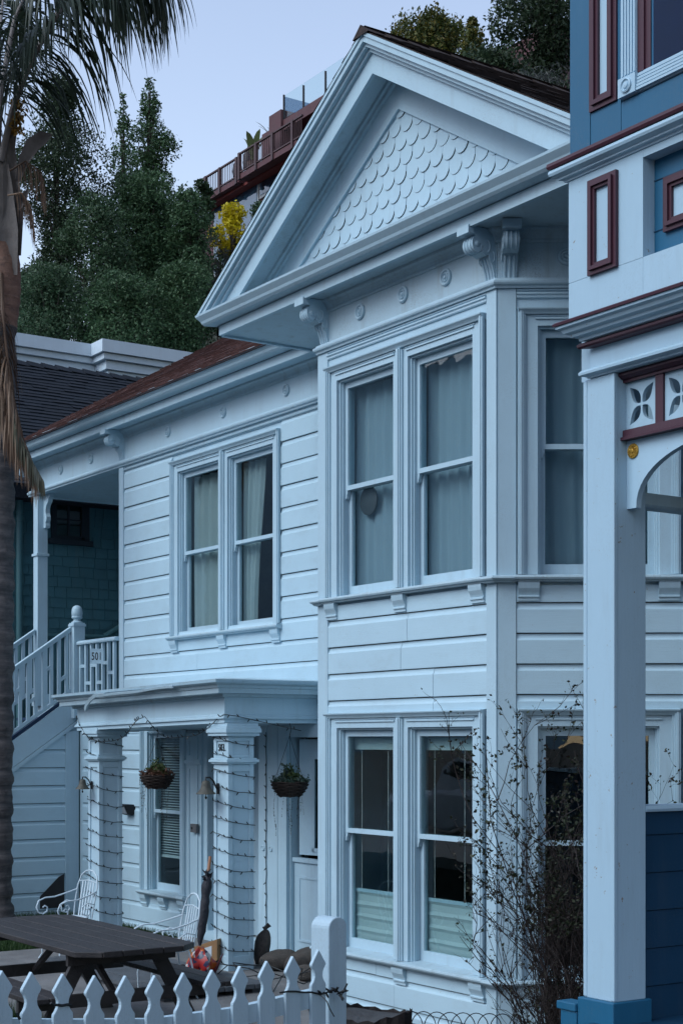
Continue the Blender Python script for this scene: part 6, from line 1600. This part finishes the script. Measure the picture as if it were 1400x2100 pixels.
def voronoi_cloth(name):
    m, N, L, P = mat(name); g = N.new('ShaderNodeTexCoord').outputs['Object']
    v = N.new('ShaderNodeTexVoronoi'); v.inputs['Scale'].default_value = 22; L.new(g, v.inputs['Vector'])
    sep = N.new('ShaderNodeSeparateColor'); L.new(v.outputs['Color'], sep.inputs[0]); r = N.new('ShaderNodeValToRGB'); r.color_ramp.interpolation = 'CONSTANT'
    cols = [(0, (.30, .012, .012)), (.30, (.42, .09, .012)), (.44, (.33, .016, .016)), (.66, (.40, .40, .40)), (.74, (.015, .02, .06)), (.90, (.42, .16, .015))]
    e = r.color_ramp.elements; e[0].color = (*cols[0][1], 1); e[1].position = cols[1][0]; e[1].color = (*cols[1][1], 1)
    for p, c in cols[2:]: k = e.new(p); k.color = (*c, 1)
    L.new(sep.outputs[0], r.inputs[0]); L.new(r.outputs[0], P.inputs['Base Color']); P.inputs['Roughness'].default_value = .4
    return m
cu = atD(408, 1985, 15.4); cu.z = GZ; t = thing('patterned_umbrella', 'crumpled red and orange patterned umbrella at the column foot', 'umbrella', cu)
rs = np.random.RandomState(4); m = MB(); v = []; n1, n2 = 20, 12
for j in range(n2 + 1):
    f = j / n2; rad = .115 * math.sin(math.pi * min(.98, .15 + f * .82)) + .015
    for k in range(n1):
        a = 6.283 * k / n1; q = rad * (1 + .28 * math.sin(5 * a + f * 3) + .12 * math.sin(9 * a - f * 7)); v.append((cu.x + q * math.cos(a) + .05 * f, cu.y + q * math.sin(a), cu.z + .03 + f * .33 + .02 * math.sin(4 * a)))
f_ = [(j * n1 + k, j * n1 + (k + 1) % n1, (j + 1) * n1 + (k + 1) % n1, (j + 1) * n1 + k) for j in range(n2) for k in range(n1)] + [tuple(range(n1 - 1, -1, -1)), tuple(range(n2 * n1, (n2 + 1) * n1))]
build(m.add(v, f_), 'canopy', voronoi_cloth('patterned_cloth'), t, smooth=60)
q = Vector((sa, ca, 0)); build(MB().tube([cu + q * .10 + Vector((0, 0, .02)), cu + q * .24 + Vector((0, 0, .30))], [.022, .004], 8), 'folded_tip', plain('dark_red_cloth', (.10, .015, .02)), t)
build(MB().tube([cu - q * .16 + Vector((0, 0, .12 + .07 * math.sin(a))) + q * .05 * math.cos(a) for a in [k * .5 for k in range(11)]], .007, 6), 'hook_handle', IRON, t)
bx = atD(424, 1945, 16.45); t = thing('cardboard_box', 'cardboard box behind the nearer portico column with a white label', 'box', (bx.x, bx.y, GZ))
T = lambda p: Vector((bx.x, bx.y, GZ)) + Vector((p[0] * .8 - p[1] * .6, p[0] * .6 + p[1] * .8, p[2] + p[0] * .35 + .05))
build(MB(T).box(-.16, .16, -.10, .10, 0, .22), 'carton', plain('cardboard', (.30, .17, .08), .8), t); build(MB(T).box(-.02, .10, -.1025, -.1005, .06, .17), 'label', plain('paper', (.6, .66, .7), bump=0), t)
BURL = plain('burlap', (0.090, 0.080, 0.070), .95, 0, .45, 14, 1.0, 70, (0.055, 0.048, 0.045))
def sack(label, p, a, b, c, tilt, seed, knot=True):
    rs = random.Random(seed); t = thing('sandbag', label, 'sandbag', p, 'sandbags at the door'); v = []; n1, n2 = 20, 14
    ct, stl = math.cos(tilt), math.sin(tilt)
    for j in range(n2 + 1):
        th = math.pi * j / n2
        for k in range(n1):
            ph = 6.283 * k / n1; w = 1 + .10 * math.sin(3 * ph + seed + 2 * th) + .07 * math.sin(7 * ph - 3 * th)
            x, y, z = a * math.cos(th) * (1.0), b * math.sin(th) * math.cos(ph) * w, c * math.sin(th) * math.sin(ph) * w
            x, z = x * ct - z * stl, x * stl + z * ct
            v.append((p.x + x * sa + y * -ca * .0 + y * ca * 0 + x * 0 + y * (-ca), p.y + x * ca + y * sa, max(GZ + .002, p.z + z)))
    f = [(j * n1 + k, j * n1 + (k + 1) % n1, (j + 1) * n1 + (k + 1) % n1, (j + 1) * n1 + k) for j in range(n2) for k in range(n1)]
    build(MB().add(v, f), 'sack', BURL, t, smooth=70)
    if knot:
        q = Vector(v[n1 * n2 // 2 + 4]); q = p + Vector((a * ct * sa, a * ct * ca, a * stl)); build(MB().tube([q - Vector((sa, ca, 0)) * .03, q + Vector((0, 0, .02)), q + Vector((sa * .03, ca * .03, .05))], [.03, .018, .028], 8), 'tied_neck', BURL, t, smooth=60)
s1 = atD(538, 1955, 16.6); sack('narrow sandbag standing upright against the column', Vector((s1.x, s1.y, .0)), .20, .09, .085, 1.35, 1)
s2 = atD(574, 1975, 16.3); sack('flat sandbag lying left in front of the half door', Vector((s2.x, s2.y, GZ + .10)), .22, .13, .12, .05, 2, False)
s3 = atD(620, 1975, 16.2); sack('sandbag with tied neck lying right in front of the half door', Vector((s3.x, s3.y, GZ + .11)), .21, .14, .13, .45, 3)
s4 = atD(632, 2005, 15.6); sack('small slumped sandbag in front of the other sandbags', Vector((s4.x, s4.y, GZ + .07)), .14, .10, .09, -.2, 4, False)
cb = atD(545, 1990, 15.2); cb.z = GZ + .02; t = thing('cable_tangle', 'loose dark cable tangled on the ground by the sandbags', 'cable', cb); r_ = random.Random(8)
m = MB().tube([cb + Vector((.55 * math.sin(k * .55) + r_.uniform(-.1, .1), .35 * math.cos(k * .8) + r_.uniform(-.1, .1), .02 + abs(.16 * math.sin(k * 1.1)))) for k in range(26)], .006, 5); build(m, 'cable', CORD, t)

# --- curtains and blinds behind the panes
def curtain(fr, label, s0, s1, z0, z1, o, m, taper=0.0, waves=6, amp=.018, name='curtain', group='curtains of the white house'):
    t = fr(((s0 + s1) / 2, o, z0)); n = 40; v = []
    for j in range(9):
        f = j / 8
        for k in range(n + 1):
            u = k / n; e1 = s1 - taper * math.sin(f * 1.57) ** 1.5 * (s1 - s0) if taper > 0 else s1; e0 = s0 - taper * math.sin(f * 1.57) ** 1.5 * (s1 - s0) if taper < 0 else s0
            v.append((e0 + (e1 - e0) * u, o + amp * math.sin(u * waves * 6.283 + .5 * math.sin(f * 4)) + .4 * amp * math.sin(u * 31), z0 + (z1 - z0) * (1 - f)))
    mb = MB(fr); mb.add(v, [(j * (n + 1) + k, j * (n + 1) + k + 1, (j + 1) * (n + 1) + k + 1, (j + 1) * (n + 1) + k) for j in range(8) for k in range(n)])
    ob_ = build(mb, name, m, None, smooth=80); tag(ob_, label, 'curtain', group); return ob_
def sheer(name, col, alpha):
    m, N, L, P = mat(name); P.inputs['Base Color'].default_value = (*col, 1); P.inputs['Roughness'].default_value = .9
    tr = N.new('ShaderNodeBsdfTransparent'); tl = N.new('ShaderNodeBsdfTranslucent'); tl.inputs[0].default_value = (*col, 1)
    a = N.new('ShaderNodeMixShader'); a.inputs[0].default_value = .35; L.new(P.outputs[0], a.inputs[1]); L.new(tl.outputs[0], a.inputs[2])
    b = N.new('ShaderNodeMixShader'); b.inputs[0].default_value = alpha; L.new(tr.outputs[0], b.inputs[1]); L.new(a.outputs[0], b.inputs[2]); L.new(b.outputs[0], N['Material Output'].inputs[0]); return m
SH1 = sheer('sheer_white_cloth', (.44, .57, .65), .8); SH2 = sheer('cream_lining_cloth', (.50, .58, .58), .95)
(a, b), (c, d) = WM[0]
curtain(fM, 'full pale curtain in the left sash of the far upper window', a + .05, b - .0, 3.55, 5.5, -.19, SH2, 0, 5)
curtain(fM, 'narrow gathered curtain in the right sash of the far upper window', c + .03, c + .52, 3.55, 5.5, -.19, SH2, .42, 4)
(a, b), (c, d) = WBU[0]
curtain(fB, 'sheer curtain in the left sash of the upper bay front', a + .0, b - .02, 3.55, 5.5, -.20, SH1, 0, 6)
curtain(fB, 'sheer curtain in the right sash of the upper bay front', c + .0, d - .02, 3.55, 5.5, -.20, SH1, 0, 6)
(a, b), = WCU[0]
curtain(fC, 'sheer curtain in the upper canted bay window', a + .0, b, 3.55, 5.5, -.20, SH1, 0, 7)
# bottom-up shades with cords in the ground floor bay
SHADE = plain('pale_green_shade', (.43, .52, .54), .85, 0, .08, 5, .1, 30); CORDW = plain('white_cord', (.7, .7, .68), bump=0)
def shade(fr, label, a, b, z0, z1, ztop):
    t = thing('window_shade', label, 'window shade', fr(((a + b) / 2, -.17, z0)), 'bottom-up shades of the ground floor bay'); n = 16; v = []
    for k in range(n + 1):
        f = k / n; z = z0 + (z1 - z0) * f; o = -.165 + (.012 if k % 4 == 0 else 0) + (.012 * math.sin(f * 9) if f < .3 else 0)
        v += [(a, o, z + .006 * math.sin(k)), ((a + b) / 2, o + .004, z - .008 * (f < .35)), (b, o, z)]
    f_ = []
    for k in range(n): f_ += [(3 * k, 3 * k + 1, 3 * k + 4, 3 * k + 3), (3 * k + 1, 3 * k + 2, 3 * k + 5, 3 * k + 4)]
    build(MB(fr).add(v, f_), 'fabric', SHADE, t)
    build(MB(fr).box(a, b, -.185, -.15, z1, z1 + .028), 'top_rail', TRIM, t)
    for u in (.12, .62): build(MB(fr).box(a + (b - a) * u - .002, a + (b - a) * u + .002, -.17, -.166, z1, ztop), 'cord', CORDW, t)
    build(MB(fr).box(a, b, -.19, -.15, ztop - .02, ztop + .09), 'head_rail', SHADE, t)
(a, b), (c, d) = WBL[0]
shade(fB, 'pale bottom-up shade in the left ground floor bay sash', a + .03, b - .03, .34, .80, 2.14)
shade(fB, 'pale bottom-up shade in the right ground floor bay sash', c + .03, d - .03, .34, .80, 2.14)
# venetian blind beside the entrance
(a, b), = WLW[0]
t = thing('venetian_blind', 'white slatted blind in the window behind the hanging basket', 'blind', fM(((a + b) / 2, -.17, .8))); sm = MB(Frame((0, 0), (1, 0), (0, -1))).prof([(-.012, .004), (.012, -.006), (.012, -.0045), (-.012, .0055)], a + .03, b - .03).mesh('slat'); SLAT = plain('white_slat', (.62, .68, .7), .5, bump=0)
for k in range(44):
    w = fM((0, -.165, .76 + k * .0335)); ob('slat', sm, SLAT, t, (0, w.y, w.z))
build(MB(fM).box(a + .03, b - .03, -.185, -.15, .70, .735), 'bottom_rail', SLAT, t)
# round ornament hanging in the bay window
(a, b), (c, d) = WBU[0]; hp = fB((a + .26, -.15, 4.44)); t = thing('hanging_ornament', 'round grey ornament hanging in the left upper bay sash', 'ornament', hp)
m = MB(fB); m.lathe((a + .26, -.16, 4.42), [(.004, -.03), (.10, -.02), (.135, 0), (.135, .012), (.10, .022), (.04, .028), (.004, .03)], 24, 'y'); build(m, 'disc', plain('grey_tin', (.07, .08, .085), .5, .2), t, smooth=50)
build(MB().tube([hp + Vector((0, 0, .13)), hp + Vector((0, 0, .75))], .002, 4), 'thread', CORDW, t)
